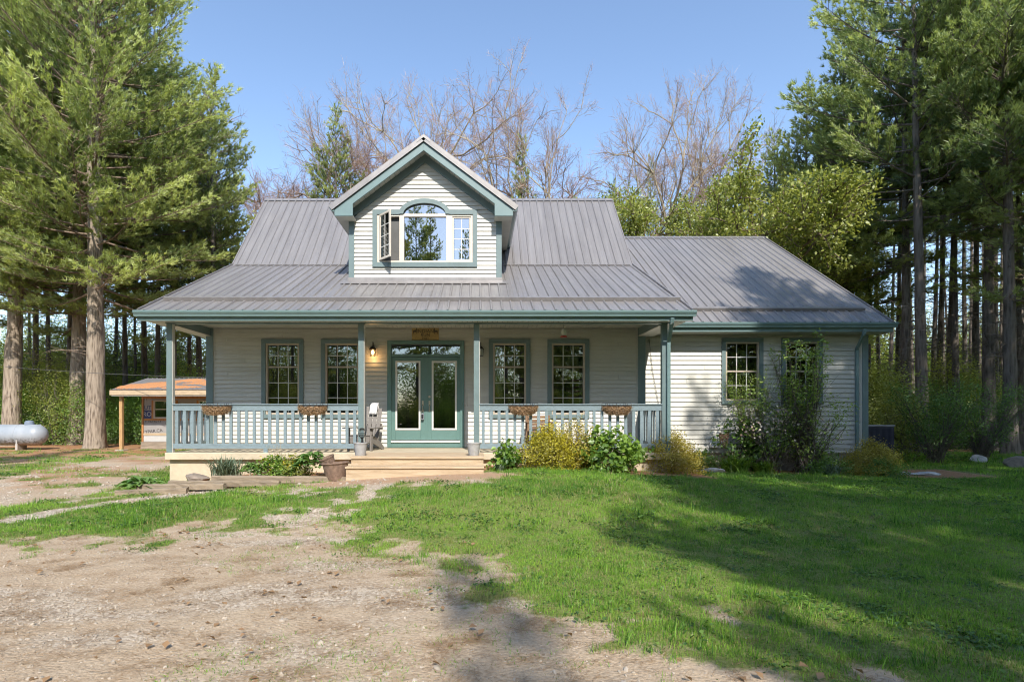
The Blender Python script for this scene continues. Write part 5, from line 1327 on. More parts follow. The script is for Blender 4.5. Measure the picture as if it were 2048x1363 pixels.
LG = ((72,34,pineC),(100,38,pineD),(134,36,pineC),(252,33,pineD),(292,36,pineC),(312,33,pineD),(378,37,pineD),(405,36,pineC),(-20,36,pineC),(272,41,pineE),(225,42,pineD),(60,43,pineE))
for i,(u,D,m_) in enumerate(LG):
    T_('pine_tree', m_, u, D, i*1.7, 0.98+0.05*(i%3), 'slender background pine, %s from the left in the grove behind shed and tank' % rank(LG,u), 'pine grove on the left')
# --- right group
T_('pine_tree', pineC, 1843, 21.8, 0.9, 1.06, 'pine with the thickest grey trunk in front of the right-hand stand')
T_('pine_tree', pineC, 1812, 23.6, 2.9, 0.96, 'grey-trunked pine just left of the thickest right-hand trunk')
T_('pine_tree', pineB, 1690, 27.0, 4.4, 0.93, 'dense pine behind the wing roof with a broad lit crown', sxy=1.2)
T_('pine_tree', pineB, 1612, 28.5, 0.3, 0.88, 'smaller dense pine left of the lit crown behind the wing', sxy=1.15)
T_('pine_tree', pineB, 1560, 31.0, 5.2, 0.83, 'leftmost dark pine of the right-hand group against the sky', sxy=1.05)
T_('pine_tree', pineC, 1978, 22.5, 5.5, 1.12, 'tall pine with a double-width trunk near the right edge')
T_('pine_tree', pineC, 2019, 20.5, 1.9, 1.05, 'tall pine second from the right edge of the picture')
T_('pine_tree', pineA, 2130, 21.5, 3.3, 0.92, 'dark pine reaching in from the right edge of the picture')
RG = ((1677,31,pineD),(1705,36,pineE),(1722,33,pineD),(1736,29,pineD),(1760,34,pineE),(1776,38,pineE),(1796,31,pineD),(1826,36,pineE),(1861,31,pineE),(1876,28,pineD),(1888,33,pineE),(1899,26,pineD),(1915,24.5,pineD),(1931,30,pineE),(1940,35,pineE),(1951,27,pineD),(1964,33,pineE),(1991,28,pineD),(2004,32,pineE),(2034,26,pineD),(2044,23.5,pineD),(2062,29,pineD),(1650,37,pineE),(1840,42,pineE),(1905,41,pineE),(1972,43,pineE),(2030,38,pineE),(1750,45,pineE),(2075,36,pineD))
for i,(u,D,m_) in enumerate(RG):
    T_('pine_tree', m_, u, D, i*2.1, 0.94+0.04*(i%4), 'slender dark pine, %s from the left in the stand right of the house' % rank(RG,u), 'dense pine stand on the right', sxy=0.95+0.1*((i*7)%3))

# --- bare and leafing broad-leaved trees behind the house
def bare_tree(name, seed, H, spread, barkm, leafm=None, nleaf=3, leaf=0.05, levels=5, clear=0.30, buds=True, split=3):
    g = np.random.default_rng(seed); wood = Wood(); tips = []; tdir = []
    def grow(p, d, L, r, lev):
        n = 5; P = [p]; dd = d.copy()
        for k in range(n):
            dd = unit(dd+g.normal(size=3)*0.13+np.array([0,0,0.02])); P.append(P[-1]+dd*L/n)
        P = np.array(P); r1 = r*0.66 if lev < levels else 0.006
        wood.tube(P, np.linspace(r, max(r1,0.008), n+1), 7 if lev == 0 else (5 if lev < 3 else 3))
        if lev >= levels-1:
            for f in (2,3,4,5): tips.append(P[f]); tdir.append(dd)
        if lev >= levels: return
        m = split if lev == 0 else int(g.integers(2,4))
        for k in range(m):                                # forks at the end
            az = 2*math.pi*(k+g.random()*0.6)/m; s1 = unit(np.cross(dd, g.normal(size=3))); s2 = np.cross(dd, s1)
            an = math.radians(g.uniform(16,38))*spread; nd = dd*math.cos(an)+(s1*math.cos(az)+s2*math.sin(az))*math.sin(an)
            grow(P[-1], unit(nd+np.array([0,0,0.02])), L*g.uniform(0.60,0.84), max(r1*g.uniform(0.75,1.0),0.010), lev+1)
        for k in range(2 if lev > 0 else 2):              # side shoots
            j = int(g.integers(2,n+1)); s1 = unit(np.cross(dd, g.normal(size=3))); an = math.radians(g.uniform(35,65)); nd = dd*math.cos(an)+s1*math.sin(an)
            grow(P[j], unit(nd+np.array([0,0,0.06])), L*g.uniform(0.4,0.62), max(r1*0.5,0.009), min(lev+2,levels))
    r0 = H*0.0125; grow(np.zeros(3)-np.array([0,0,0.2]), np.array([0,0,1.0]), H*clear, r0, 0)
    tips = np.array(tips); tdir = np.array(tdir)
    s = H/tips[:,2].max(); wood.V = [v*np.array([s,s,s]) for v in wood.V]; tips = tips*s
    m = [wood.mesh(name+'_branches', barkm)]
    mat = leafm or 'bud_red'; per = nleaf
    if not leafm:                                         # fans of fine twigs at the shoot ends
        per = 5; n = len(tips)*per; P = np.repeat(tips,per,0)+g.normal(size=(n,3))*0.10; D_ = unit(np.repeat(tdir,per,0)*0.9+g.normal(size=(n,3))*0.62+np.array([0,0,0.15])); l = g.uniform(0.3,0.9,n)[:,None]*H/25; sd = unit(np.cross(D_,g.normal(size=(n,3))))*0.0075
        mid = P+D_*l*0.5+g.normal(size=(n,3))*0.05; V = np.stack([P-sd,P+sd,mid+sd*0.8,P+D_*l,mid-sd*0.8],1).reshape(-1,3); i = np.arange(n)*5
        T = np.concatenate([np.stack([i,i+1,i+2],1),np.stack([i,i+2,i+4],1),np.stack([i+4,i+2,i+3],1)])
        m.append(npmesh(name+'_crown',V,T,mat,{'tone':np.repeat(np.clip(0.45+0.2*np.repeat(g.normal(size=len(tips)),per)+0.15*g.normal(size=n),0,1),5)})); return m
    P_ = None; P = np.repeat(tips,per,0)+g.normal(size=(len(tips)*per,3))*(0.16 if leafm else 0.09); D_ = unit(np.repeat(tdir,per,0)+g.normal(size=P.shape)*(0.9 if leafm else 0.5))
    sd = unit(np.cross(D_,g.normal(size=P.shape))); l = g.uniform(0.7,1.3,len(P))[:,None]*leaf
    V = np.stack([P, P+D_*l+sd*l*0.6, P+D_*l*2.2, P+D_*l-sd*l*0.6],1).reshape(-1,3) if leafm else np.stack([P, P+D_*l*1.4+sd*l*0.18, P+D_*l*2.6, P+D_*l*1.4-sd*l*0.18],1).reshape(-1,3)
    m.append(npmesh(name+'_crown', V, np.arange(len(V)).reshape(-1,4), mat, {'tone': np.repeat(np.clip(0.5+0.22*np.repeat(g.normal(size=len(tips)),per)+0.15*g.normal(size=len(P)),0,1),4)}))
    return m
bareA = bare_tree('bare_ash', 21, 25, 1.15, 'bark_pale', nleaf=3, leaf=0.07); bareB = bare_tree('bare_ash_b', 22, 25, 1.2, 'bark_pale', nleaf=3, leaf=0.07); bareC = bare_tree('bare_maple', 25, 20, 1.3, 'twig', clear=0.22, nleaf=3, leaf=0.07)
BP = ('branches','crown')
T_('bare_tree', bareA, 902, 38, 0.5, 1.02, 'tallest bare tree with reddish twigs above the dormer peak', parts=BP, sxy=0.78)
T_('bare_tree', bareB, 1142, 38, 2.2, 0.98, 'tall bare tree with pale forked trunk right of the dormer', parts=BP, sxy=0.78)
T_('bare_tree', bareA, 1300, 37, 3.9, 0.92, 'bare tree with pinkish twigs above the wing ridge', parts=BP, sxy=0.72)
T_('bare_tree', bareC, 585, 37, 1.2, 0.98, 'low bare tree beside the left pines behind the roof', parts=BP, sxy=0.85)
T_('bare_tree', bareC, 815, 40, 4.6, 1.12, 'bare tree leaning left of the dormer peak', parts=BP, sxy=0.85)
T_('bare_tree', bareC, 735, 39, 2.7, 0.92, 'brown twiggy tree tangled beside the pine behind the roof', parts=BP, sxy=0.7)
T_('bare_tree', bareB, 1385, 41, 3.1, 0.82, 'bare tree fading into the leafing trees above the wing', parts=BP)
T_('bare_tree', bareC, 1065, 40, 3.7, 1.0, 'bushy bare tree between the two tall bare trees', parts=BP)
T_('bare_tree', bareC, 520, 41, 5.9, 1.05, 'thin bare tree touching the left pine crown', parts=BP)
T_('pine_tree', pineB, 678, 35, 0.8, 1.02, 'round-topped pine standing behind the left roof slope', sxy=0.92)
T_('pine_tree', pineF, 1040, 33, 2.8, 0.78, 'thin dark pine behind the right side of the dormer', sxy=0.95)
T_('pine_tree', pineF, 1302, 44, 4.3, 0.95, 'rusty green pine behind the bare tree above the wing', sxy=0.6)
T_('pine_tree', pineF, 882, 45, 5.3, 0.98, 'small pine tip showing beside the dormer peak', sxy=0.55)
T_('pine_tree', pineF, 1222, 36, 1.3, 0.72, 'short dark pine at the right end of the main ridge', sxy=0.8)
leafA = bare_tree('leafing_tree', 31, 13, 1.15, 'twig', 'leaf_spring', 13, 0.055, 5, 0.24); leafB = bare_tree('leafing_birch', 33, 19, 0.9, 'bark_pale', 'leaf_green', 3, 0.07, 5, 0.28)
leafC = bare_tree('leafing_thicket', 35, 11, 1.25, 'twig', 'leaf_spring', 15, 0.055, 5, 0.2)
T_('leafing_tree', leafA, 1540, 27.5, 0.7, 1.05, 'bright yellow-green leafing tree at the right end of the wing ridge', parts=BP, sxy=0.75)
T_('leafing_tree', leafC, 1450, 28.5, 2.0, 1.12, 'yellow-green leafing tree behind the middle of the wing ridge', parts=BP)
T_('leafing_tree', leafC, 1325, 27.5, 4.5, 1.02, 'small yellow-green tree just right of the main roof end', parts=BP)
T_('leafing_tree', leafC, 1355, 29.0, 3.5, 1.20, 'yellow-green leafing tree above the left half of the wing ridge', parts=BP)
T_('leafing_tree', leafA, 1400, 32.0, 5.0, 1.12, 'leafing tree set back between the two low yellow-green trees', parts=BP)
T_('leafing_tree', leafB, 1450, 34.0, 1.1, 1.0, 'tall thinly leafed tree rising above the yellow-green trees', parts=BP)
T_('leafing_tree', leafA, 1595, 30.0, 1.9, 0.88, 'yellow-green leafing tree under the dense pines right of the wing', parts=BP, sxy=0.62)

# --- trees out of the picture that shade the yard and show in the window panes
pineG = pine('yard_pine', 8, 18.5, 2.2, 6.4, 150, 'pine_green', 'bark_pine', 0.30, 0.9, 4, 7, (0.22,0.34), 0.034, prof=lambda t:(1-t)**0.85)
T_('pine_tree', pineG, 0, -4.0, 0.6, 1.26, 'wide pine on the lawn behind the viewpoint, shading the wing', X=11.6, sxy=0.85)
T_('pine_tree', pineG, 0, -10.0, 4.6, 1.06, 'pine behind the viewpoint, its shade fingering over the lawn', X=7.3, sxy=0.75)
T_('pine_tree', pineA, 0, 2.0, 0.8, 1.0, 'very tall pine right of the viewpoint, shading the right-hand stand', X=21.5)
T_('pine_tree', pineA, 0, 5.0, 1.8, 0.98, 'second very tall pine right of the viewpoint, beyond the lawn', X=28.0)
T_('pine_tree', pineA, 0, 10.0, 2.8, 0.95, 'third very tall pine far right of the lawn', X=34.0)
T_('pine_tree', pineG, 0, -1.5, 2.6, 1.15, 'tall pine right of the viewpoint, shading the right lawn', X=16.0)
T_('pine_tree', pineF, 0, -12.9, 1.6, 0.71, 'narrow pine behind the viewpoint, its tip shading the drive', X=3.35, sxy=0.85)
T_('pine_tree', pineF, 0, 3.5, 3.6, 0.80, 'pine left of the viewpoint, shading the track by the tank', X=-12.6)
T_('pine_tree', pineB, 0, -13.0, 2.0, 0.85, 'pine behind the viewpoint, reflected in the big dormer pane', X=-6.4)
lab = 'pine of the wood across the drive behind the viewpoint'
for i in range(40):
    X = -58+i*3.0+1.0*math.sin(i*2.3); D = -25.5-4*((i*5)%3)
    T_('pine_tree', (pineF,pineC,pineF,pineD)[i%4], 0, D, i*1.3, 0.95+0.05*(i%3), lab, 'wood across the drive', X=X)

# --- shrubs
def leaves(pos, nrm, g, size, aspect=0.55, droop=0.25, bend=0.2):
    """folded diamond leaves: two quads each"""
    n = len(pos); up = unit(nrm); d = unit(np.cross(up, g.normal(size=(n,3)))); s = np.cross(up, d); l = (size*g.uniform(0.65,1.3,n))[:,None]
    b = pos; tip = pos+d*l-up*l*bend; mid = pos+d*l*0.48; a = mid+s*l*aspect*0.5+up*l*droop*0.3; c = mid-s*l*aspect*0.5+up*l*droop*0.3
    V = np.stack([b,a,tip,c],1).reshape(-1,3); i = np.arange(n)*4; T = np.concatenate([np.stack([i,i+1,i+2],1),np.stack([i,i+2,i+3],1)]); return V, T
def shrub(name, seed, h, r, nstem, nleaf, size, leafm, twigm='twig', clumps=40, shape=1.0, aspect=0.55, stem_r=0.008, inner=0.35, flat=1.0, low=0.10, spikes=0.0, vase=0.0, tight=0.16):
    g = np.random.default_rng(seed); wood = Wood(); C = []
    for i in range(clumps):
        az = g.random()*6.283; f = g.random()**0.5; ph = g.random()
        z = h*(low+(1-low)*ph*(1-0.45*f*f)); rr = r*f*(0.55+0.45*math.sin(math.pi*min(1,0.15+ph*0.85)))**shape
        if vase: f = 0.25+0.75*f; z = h*(low+(1-low)*ph)*(1-0.12*f*f); rr = r*f*(1-vase+vase*ph)
        C.append((rr*math.cos(az), rr*math.sin(az)*flat, z*(1+spikes*max(0,g.normal()))))
    C = np.array(C)
    for i in range(nstem):
        e = C[g.integers(len(C))]*np.array([1,1,1.0]); b = np.array([g.normal()*0.05*r,g.normal()*0.05*r,-0.02]); s = np.linspace(0,1,5)[:,None]
        m_ = np.array([e[0]*0.45,e[1]*0.45,e[2]*0.55]); P = b*(1-s)**2+2*m_*s*(1-s)+e*s**2; P[1:-1] += g.normal(size=(3,3))*0.02*h; wood.tube(P,np.linspace(stem_r,stem_r*0.35,5),4)
        for k in range(3):
            j = int(g.integers(2,5)); d = unit(P[j]-P[j-1]+g.normal(size=3)*0.6); wood.tube(np.stack([P[j-1],P[j-1]+d*h*0.10,P[j-1]+d*h*0.2]),np.array([stem_r*0.45,stem_r*0.3,stem_r*0.2]),3)
    k = g.integers(len(C),size=nleaf); sig = np.array([r,r*flat,h*0.6])*tight
    pos = C[k]+g.normal(size=(nleaf,3))*sig; pos[:,2] = np.maximum(pos[:,2],0.02*h+0.01)
    nrm = unit(pos-np.array([0,0,h*0.35]))*0.6+np.array([0,0,0.6])+g.normal(size=(nleaf,3))*0.55
    V, T = leaves(pos, nrm, g, size, aspect); tc_ = np.clip(0.5+0.2*g.normal(size=len(C)),0,1)[k]
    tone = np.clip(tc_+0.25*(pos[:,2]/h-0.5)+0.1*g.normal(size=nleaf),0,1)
    return wood.mesh(name+'_stems',twigm), npmesh(name+'_foliage',V,T,leafm,{'tone':np.repeat(tone,4)})
SP = ('stems','foliage')
def S_(name, meshes, u, v, D, label, rz=0.0, scale=1.0, cat='shrub', group=None, parts=SP, sxy=1.0, X=None):
    x = px(u,D) if X is None else X
    return plant_tree(name, meshes, parts, (x,D,gzf(x,D)-0.01), rz, scale, label, cat, group, sxy)
gold = shrub('golden_shrub',41,0.92,0.62,26,9000,0.042,'leaf_gold',clumps=90,low=0.05)
oliv = shrub('olive_shrub',42,1.05,0.52,20,5200,0.040,'leaf_bronze',clumps=60,spikes=0.06)
hyd = shrub('green_shrub',43,0.90,0.66,20,1500,0.115,'leaf_green',clumps=70,aspect=0.75,low=0.05)
hyd2 = shrub('leafy_shrub',44,0.55,0.36,12,430,0.105,'leaf_green',clumps=30,aspect=0.75,low=0.0,spikes=0.25)
brz = shrub('bronze_shrub',45,0.86,0.66,26,11000,0.042,'leaf_bronze',clumps=90,low=0.02)
lowg = shrub('low_shrub',46,0.55,0.55,16,3800,0.045,'leaf_green',clumps=60,low=0.02)
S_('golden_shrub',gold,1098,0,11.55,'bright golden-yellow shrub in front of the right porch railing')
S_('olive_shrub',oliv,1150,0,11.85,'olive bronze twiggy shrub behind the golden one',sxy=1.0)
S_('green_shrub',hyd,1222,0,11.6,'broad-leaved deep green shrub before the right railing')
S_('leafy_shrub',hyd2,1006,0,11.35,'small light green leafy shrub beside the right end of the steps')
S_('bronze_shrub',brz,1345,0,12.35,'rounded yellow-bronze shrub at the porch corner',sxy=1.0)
S_('low_shrub',lowg,1405,0,13.5,'low green and yellow plant right of the bronze shrub',scale=0.9)
S_('low_shrub',lowg,1650,0,13.5,'low yellow-green shrub under the right wing window',1.0,1.05)
S_('bronze_shrub',brz,1742,0,13.6,'reddish bronze shrub at the wing corner board',2.0,0.95)
S_('low_shrub',lowg,1762,0,13.2,'low bright green shrub right of the wing corner',2.5,0.85)
# tall open flowering shrub before the wing
tallL = shrub('blossom_bush',51,2.2,1.35,34,2300,0.066,'leaf_spring2','bark_grey',clumps=190,stem_r=0.016,low=0.25,flat=0.6,vase=0.62,tight=0.07)
tallP = shrub('pale_whips',52,3.1,1.75,75,3600,0.058,'leaf_spring2','bark_grey',clumps=260,stem_r=0.011,low=0.42,flat=0.35,vase=0.7,tight=0.035)
o = S_('tall_shrub',tallL,1545,0,13.75,'dark green open shrub with pink blossom between the wing windows',0.3,1.0)
g_ = np.random.default_rng(5); n_ = 240; pos = np.stack([g_.normal(-0.15,0.45,n_),g_.normal(-0.25,0.2,n_),g_.normal(1.2,0.2,n_)],1); V,T = leaves(pos,g_.normal(size=(n_,3))+np.array([0,-1,0.6]),g_,0.055,0.9)
c_ = bpy.data.objects.new('blossom',npmesh('blossom',V,T,'blossom',{'tone':np.repeat(g_.random(n_),4)})); COL.objects.link(c_); c_.parent = o; WM[c_.name] = WM[o.name]
S_('tall_shrub',tallP,1605,0,13.95,'tall shrub of pale budding whips reaching the wing gutter',1.1,1.10,sxy=1.1)
S_('tall_shrub',tallL,1615,0,13.6,'dark multi-stemmed shrub in front of the right wing window',2.4,0.85)
S_('tall_shrub',tallP,1500,0,14.0,'short pale budding whips in front of the left wing window',2.9,0.86,sxy=0.5)
S_('tall_shrub',shrub('ivy_bush',53,1.65,0.55,14,520,0.11,'leaf_deep','bark_grey',clumps=34,stem_r=0.012,low=0.15,flat=0.5,aspect=0.8),1478,0,13.9,'dark broad-leaved climber beside the left wing window')
# shrubs at the right lawn edge
vase = shrub('vase_shrub',55,2.5,1.35,50,5200,0.060,'leaf_deep','bark_grey',clumps=190,stem_r=0.014,low=0.28,vase=0.6,tight=0.08)
S_('vase_shrub',vase,1872,0,16.6,'large dark multi-stemmed shrub on the lawn right of the house')
S_('vase_shrub',vase,1962,0,17.6,'large dark shrub behind the pale angular rock',1.9,1.0)
lil = shrub('lilac_bush',56,3.0,1.0,26,7500,0.085,'leaf_spring','bark_grey',clumps=110,stem_r=0.016,low=0.05)
S_('lilac_bush',lil,1790,0,18.0,'dense bright green bush behind the cooling unit',0.0,0.95)
S_('lilac_bush',lil,1742,0,21.5,'second green bush close behind the wing corner',1.5,1.05)

# --- bed plants: strap leaves, hosta, small flowers
def straps(name, seed, n, h, r, w, mat):
    g = np.random.default_rng(seed); V, T, tone = [], [], []
    for i in range(n):
        az = g.random()*6.283; hh = h*g.uniform(0.6,1.1); rr = r*g.uniform(0.2,1.0); b = np.array([g.normal()*r*0.22,g.normal()*r*0.22,0]); d = np.array([math.cos(az),math.sin(az),0]); s = np.array([-d[1],d[0],0])*w*g.uniform(0.7,1.2)
        k = len(V); t = 0
        for f,ww in ((0,1),(0.4,1),(0.75,0.8),(1,0.05)):
            c = b+d*rr*f**1.6+np.array([0,0,hh*(f-0.28*f**3*g.uniform(0.4,1.6))]); V += [c-s*ww,c+s*ww]
        for q in range(3): T.append((k+2*q,k+2*q+1,k+2*q+3,k+2*q+2))
        tone += [np.clip(g.normal(0.5,0.2),0,1)]*8
    return (npmesh(name,np.array(V),np.array(T),mat,{'tone':np.array(tone)}),)
def hosta(name, seed, n, h, r, size, mat):
    g = np.random.default_rng(seed); V, T, tone = [], [], []
    for i in range(n):
        az = g.random()*6.283; f0 = g.uniform(0.15,1); d = np.array([math.cos(az),math.sin(az),0]); sd = np.array([-d[1],d[0],0]); base_ = d*r*f0*0.55+np.array([0,0,h*(0.35+0.6*(1-f0)*g.uniform(0.6,1))]); L = size*g.uniform(0.75,1.25); k = len(V)
        for f,ww,zz in ((0,0.06,0),(0.3,0.46,0.16),(0.65,0.42,0.20),(1,0.02,0.06)):
            c = base_+d*L*f+np.array([0,0,L*zz*(1.4-f0)]); V += [c-sd*L*ww*0.55+np.array([0,0,L*0.10*ww*2]),c,c+sd*L*ww*0.55+np.array([0,0,L*0.10*ww*2])]
        for q in range(3):
            for e in range(2): T.append((k+3*q+e,k+3*q+e+1,k+3*q+e+4,k+3*q+e+3))
        tone += [np.clip(g.normal(0.5,0.22),0,1)]*12
    return (npmesh(name,np.array(V),np.array(T),mat,{'tone':np.array(tone)}),)
PL = ('leaves',)
daff = straps('daffodil_leaf',61,240,0.56,0.48,0.010,'leaf_silver'); lily = straps('lily_leaf',62,190,0.52,0.60,0.013,'leaf_green'); iris = straps('iris_leaf',63,60,0.40,0.26,0.018,'leaf_silver')
hos = hosta('hosta',64,85,0.30,0.46,0.22,'hosta_leaf'); hos2 = hosta('broad_leaf',65,120,0.52,0.44,0.19,'hosta_leaf')
bed = lambda n,m,u,D,lab,rz=0,s=1.0,cat='plant': S_(n,m,u,0,D,lab,rz,s,cat,None,PL)
bed('daffodil_clump',daff,455,11.5,'grey-green clump of daffodil leaves against the porch foundation')
bed('lily_clump',lily,1470,13.35,'arching clump of green lily leaves before the wing foundation',0,1.0); bed('lily_clump',lily,1525,13.45,'lower lily leaf clump under the left wing window',1.3,0.75)
bed('iris_clump',iris,1665,12.95,'upright blue-green iris leaves under the right wing window'); bed('iris_clump',iris,1000,11.0,'small tuft of iris leaves at the right end of the steps',1.0,0.5)
bed('hosta_clump',hos,283,10.75,'hosta clump spilling over the outermost timber'); bed('hosta_clump',hos2,622,11.3,'large-leaved green plant beside the terracotta pot')
bed('hosta_clump',hos,395,11.3,'low hosta leaves behind the middle timber',2.0,0.55); bed('hosta_clump',hos2,505,11.3,'short broad leaves right of the daffodil clump',2.6,0.6)
fl = shrub('flower_tuft',66,0.48,0.36,12,1100,0.06,'leaf_green',clumps=26,low=0.02); fb = shrub('flower_tuft_b',67,0.46,0.38,12,1100,0.055,'leaf_spring',clumps=26,low=0.02)
for u,lab,mm,sc_ in ((545,'leafy flower plant with yellow buds in the left bed',fl,1.0),(585,'yellow-green flower plant next to the large-leaved plant',fb,1.0),(568,'small yellow flowers in the middle of the left bed',fl,0.7)):
    o = S_('flower_plant',mm,u,0,11.3,lab,u*0.1,sc_,'plant')
    g_ = np.random.default_rng(int(u)); n_ = 40; pos = np.stack([g_.normal(0,0.14,n_),g_.normal(-0.1,0.1,n_),g_.uniform(0.12,0.42,n_)],1); V,T = leaves(pos,g_.normal(size=(n_,3))+np.array([0,-1,0.8]),g_,0.045,0.9)
    c_ = bpy.data.objects.new('petals',npmesh('petals',V,T,'petal_yellow',{'tone':np.repeat(g_.random(n_),4)})); COL.objects.link(c_); c_.parent = o; WM[c_.name] = WM[o.name]
w = Wood(); g_ = np.random.default_rng(9)
for i in range(9):
    e = np.array([g_.normal()*0.14,g_.normal()*0.08,g_.uniform(0.4,0.8)]); w.tube(np.stack([np.zeros(3),e*0.5+g_.normal(size=3)*0.02,e]),np.array([0.006,0.004,0.002]),3)
    for k in range(3): b=e*(0.5+0.15*k); w.tube(np.stack([b,b+np.array([g_.normal()*.08,g_.normal()*.05,.08])]),np.array([0.003,0.0015]),3)
X = px(556,11.4); tag(meshobj('dry_stalks',w.mesh('dry_stalks','bark_pale'),None,Matrix.Translation((X,11.4,gzf(X,11.4)))),'dry bare stalks standing in the left flower bed','plant')

# ---------------- scattered stuff
def scatter(name, pts, rot, scl, idx, protos, label, cat):
    pc = bpy.data.collections.new(name+'_kinds')
    for k,me in enumerate(protos):
        o = bpy.data.objects.new('%s_kind_%02d'%(name,k), me); pc.objects.link(o)
    me = bpy.data.meshes.new(name); me.vertices.add(len(pts)); me.vertices.foreach_set('co', np.ascontiguousarray(pts,np.float32).ravel())
    a = me.attributes.new('rot','FLOAT_VECTOR','POINT'); a.data.foreach_set('vector', np.ascontiguousarray(rot,np.float32).ravel())
    a = me.attributes.new('scl','FLOAT','POINT'); a.data.foreach_set('value', np.asarray(scl,np.float32))
    a = me.attributes.new('idx','INT','POINT'); a.data.foreach_set('value', np.asarray(idx,np.int32))
    o = meshobj(name, me); tag(o,label,cat,kind='stuff')
    ng = bpy.data.node_groups.new(name,'GeometryNodeTree'); ng.interface.new_socket('Geometry',in_out='INPUT',socket_type='NodeSocketGeometry'); ng.interface.new_socket('Geometry',in_out='OUTPUT',socket_type='NodeSocketGeometry')
    N = ng.nodes; Lk = ng.links; gi = N.new('NodeGroupInput'); go = N.new('NodeGroupOutput'); ip = N.new('GeometryNodeInstanceOnPoints'); ci = N.new('GeometryNodeCollectionInfo')
    ci.inputs['Collection'].default_value = pc; ci.inputs['Separate Children'].default_value = True; ci.inputs['Reset Children'].default_value = True
    def na(nm,ty):
        n = N.new('GeometryNodeInputNamedAttribute'); n.data_type = ty; n.inputs['Name'].default_value = nm; return [s_ for s_ in n.outputs if s_.enabled][0]
    ip.inputs['Pick Instance'].default_value = True
    Lk.new(gi.outputs[0],ip.inputs['Points']); Lk.new(ci.outputs[0],ip.inputs['Instance']); Lk.new(na('idx','INT'),ip.inputs['Instance Index']); Lk.new(na('rot','FLOAT_VECTOR'),ip.inputs['Rotation']); Lk.new(na('scl','FLOAT'),ip.inputs['Scale']); Lk.new(ip.outputs[0],go.inputs[0])
    md = o.modifiers.new('scatter','NODES'); md.node_group = ng
    return o
def tuft(seed, n, r, h, w, mat, tone=0.5, lean=0.5):
    g = np.random.default_rng(seed); b = g.normal(size=(n,2))*r*0.5; a = g.random(n)*6.283; hh = h*g.uniform(0.45,1.15,n); le = hh*g.uniform(0,lean,n); az = g.random(n)*6.283
    s = np.stack([np.cos(a),np.sin(a),np.zeros(n)],1)*(w*g.uniform(0.6,1.2,n))[:,None]; B = np.stack([b[:,0],b[:,1],np.full(n,-0.004)],1); d = np.stack([np.cos(az),np.sin(az),np.zeros(n)],1)
    M_ = B+d*(le*0.35)[:,None]+np.array([0,0,1])*(hh*0.6)[:,None]; Tp = B+d*le[:,None]+np.array([0,0,1])*hh[:,None]
    V = np.stack([B-s,B+s,M_+s*0.7,M_-s*0.7,Tp],1).reshape(-1,3); i = np.arange(n)*5
    T = np.concatenate([np.stack([i,i+1,i+2],1),np.stack([i,i+2,i+3],1),np.stack([i+3,i+2,i+4],1)])
    return npmesh('grass_tuft',V,T,mat,{'tone':np.repeat(np.clip(tone+0.2*g.normal(size=n),0,1),5)})
def spread(area, dens, keep, smin, smax, nk, seed):
    x0,x1,y0,y1 = area; g = np.random.default_rng(seed); n = int((x1-x0)*(y1-y0)*dens); x = g.uniform(x0,x1,n); y = g.uniform(y0,y1,n)
    vis = (x > -0.90*y-1.2) & (x < 1.02*y+1.2) ; x, y = x[vis], y[vis]
    inhouse = (x>-6.7)&(x<4.2)&(y>12.05)&(y<24) | (x>4)&(x<9.95)&(y>14.4)&(y<26) | (x>xs0-.05)&(x<xs1+.05)&(y>10.6)&(y<12.2)
    k = keep(x,y,g) & ~inhouse; x, y = x[k], y[k]; n = len(x)
    return np.stack([x,y,gz(x,y)],1), np.stack([g.normal(0,0.1,n),g.normal(0,0.1,n),g.random(n)*6.283],1), g.uniform(smin,smax,n), g.integers(0,nk,n)
def clover(seed):
    """low broad-leaved weeds in the lawn"""
    g = np.random.default_rng(seed); n = 14; pos = np.stack([g.normal(0,0.05,n),g.normal(0,0.05,n),g.uniform(0.012,0.03,n)],1); V,T = leaves(pos,np.tile([0,0,1.0],(n,1))+g.normal(size=(n,3))*0.25,g,0.028,0.8)
    return npmesh('lawn_weed',V,T,'leaf_deep',{'tone':np.repeat(g.random(n),4)})
fine_ = [tuft(71,22,0.085,0.036,0.0020,'grass_blade',0.28),tuft(72,22,0.085,0.040,0.0020,'grass_blade',0.50),tuft(73,20,0.09,0.036,0.0020,'grass_blade',0.72),tuft(74,13,0.08,0.05,0.0022,'grass_dry',0.5,0.9),tuft(75,16,0.07,0.085,0.0026,'grass_blade',0.40,0.7),clover(76)]
pick = lambda i,g_,p: np.where(g_.random(len(i))<p,3,np.minimum(i,2))
Ps = []
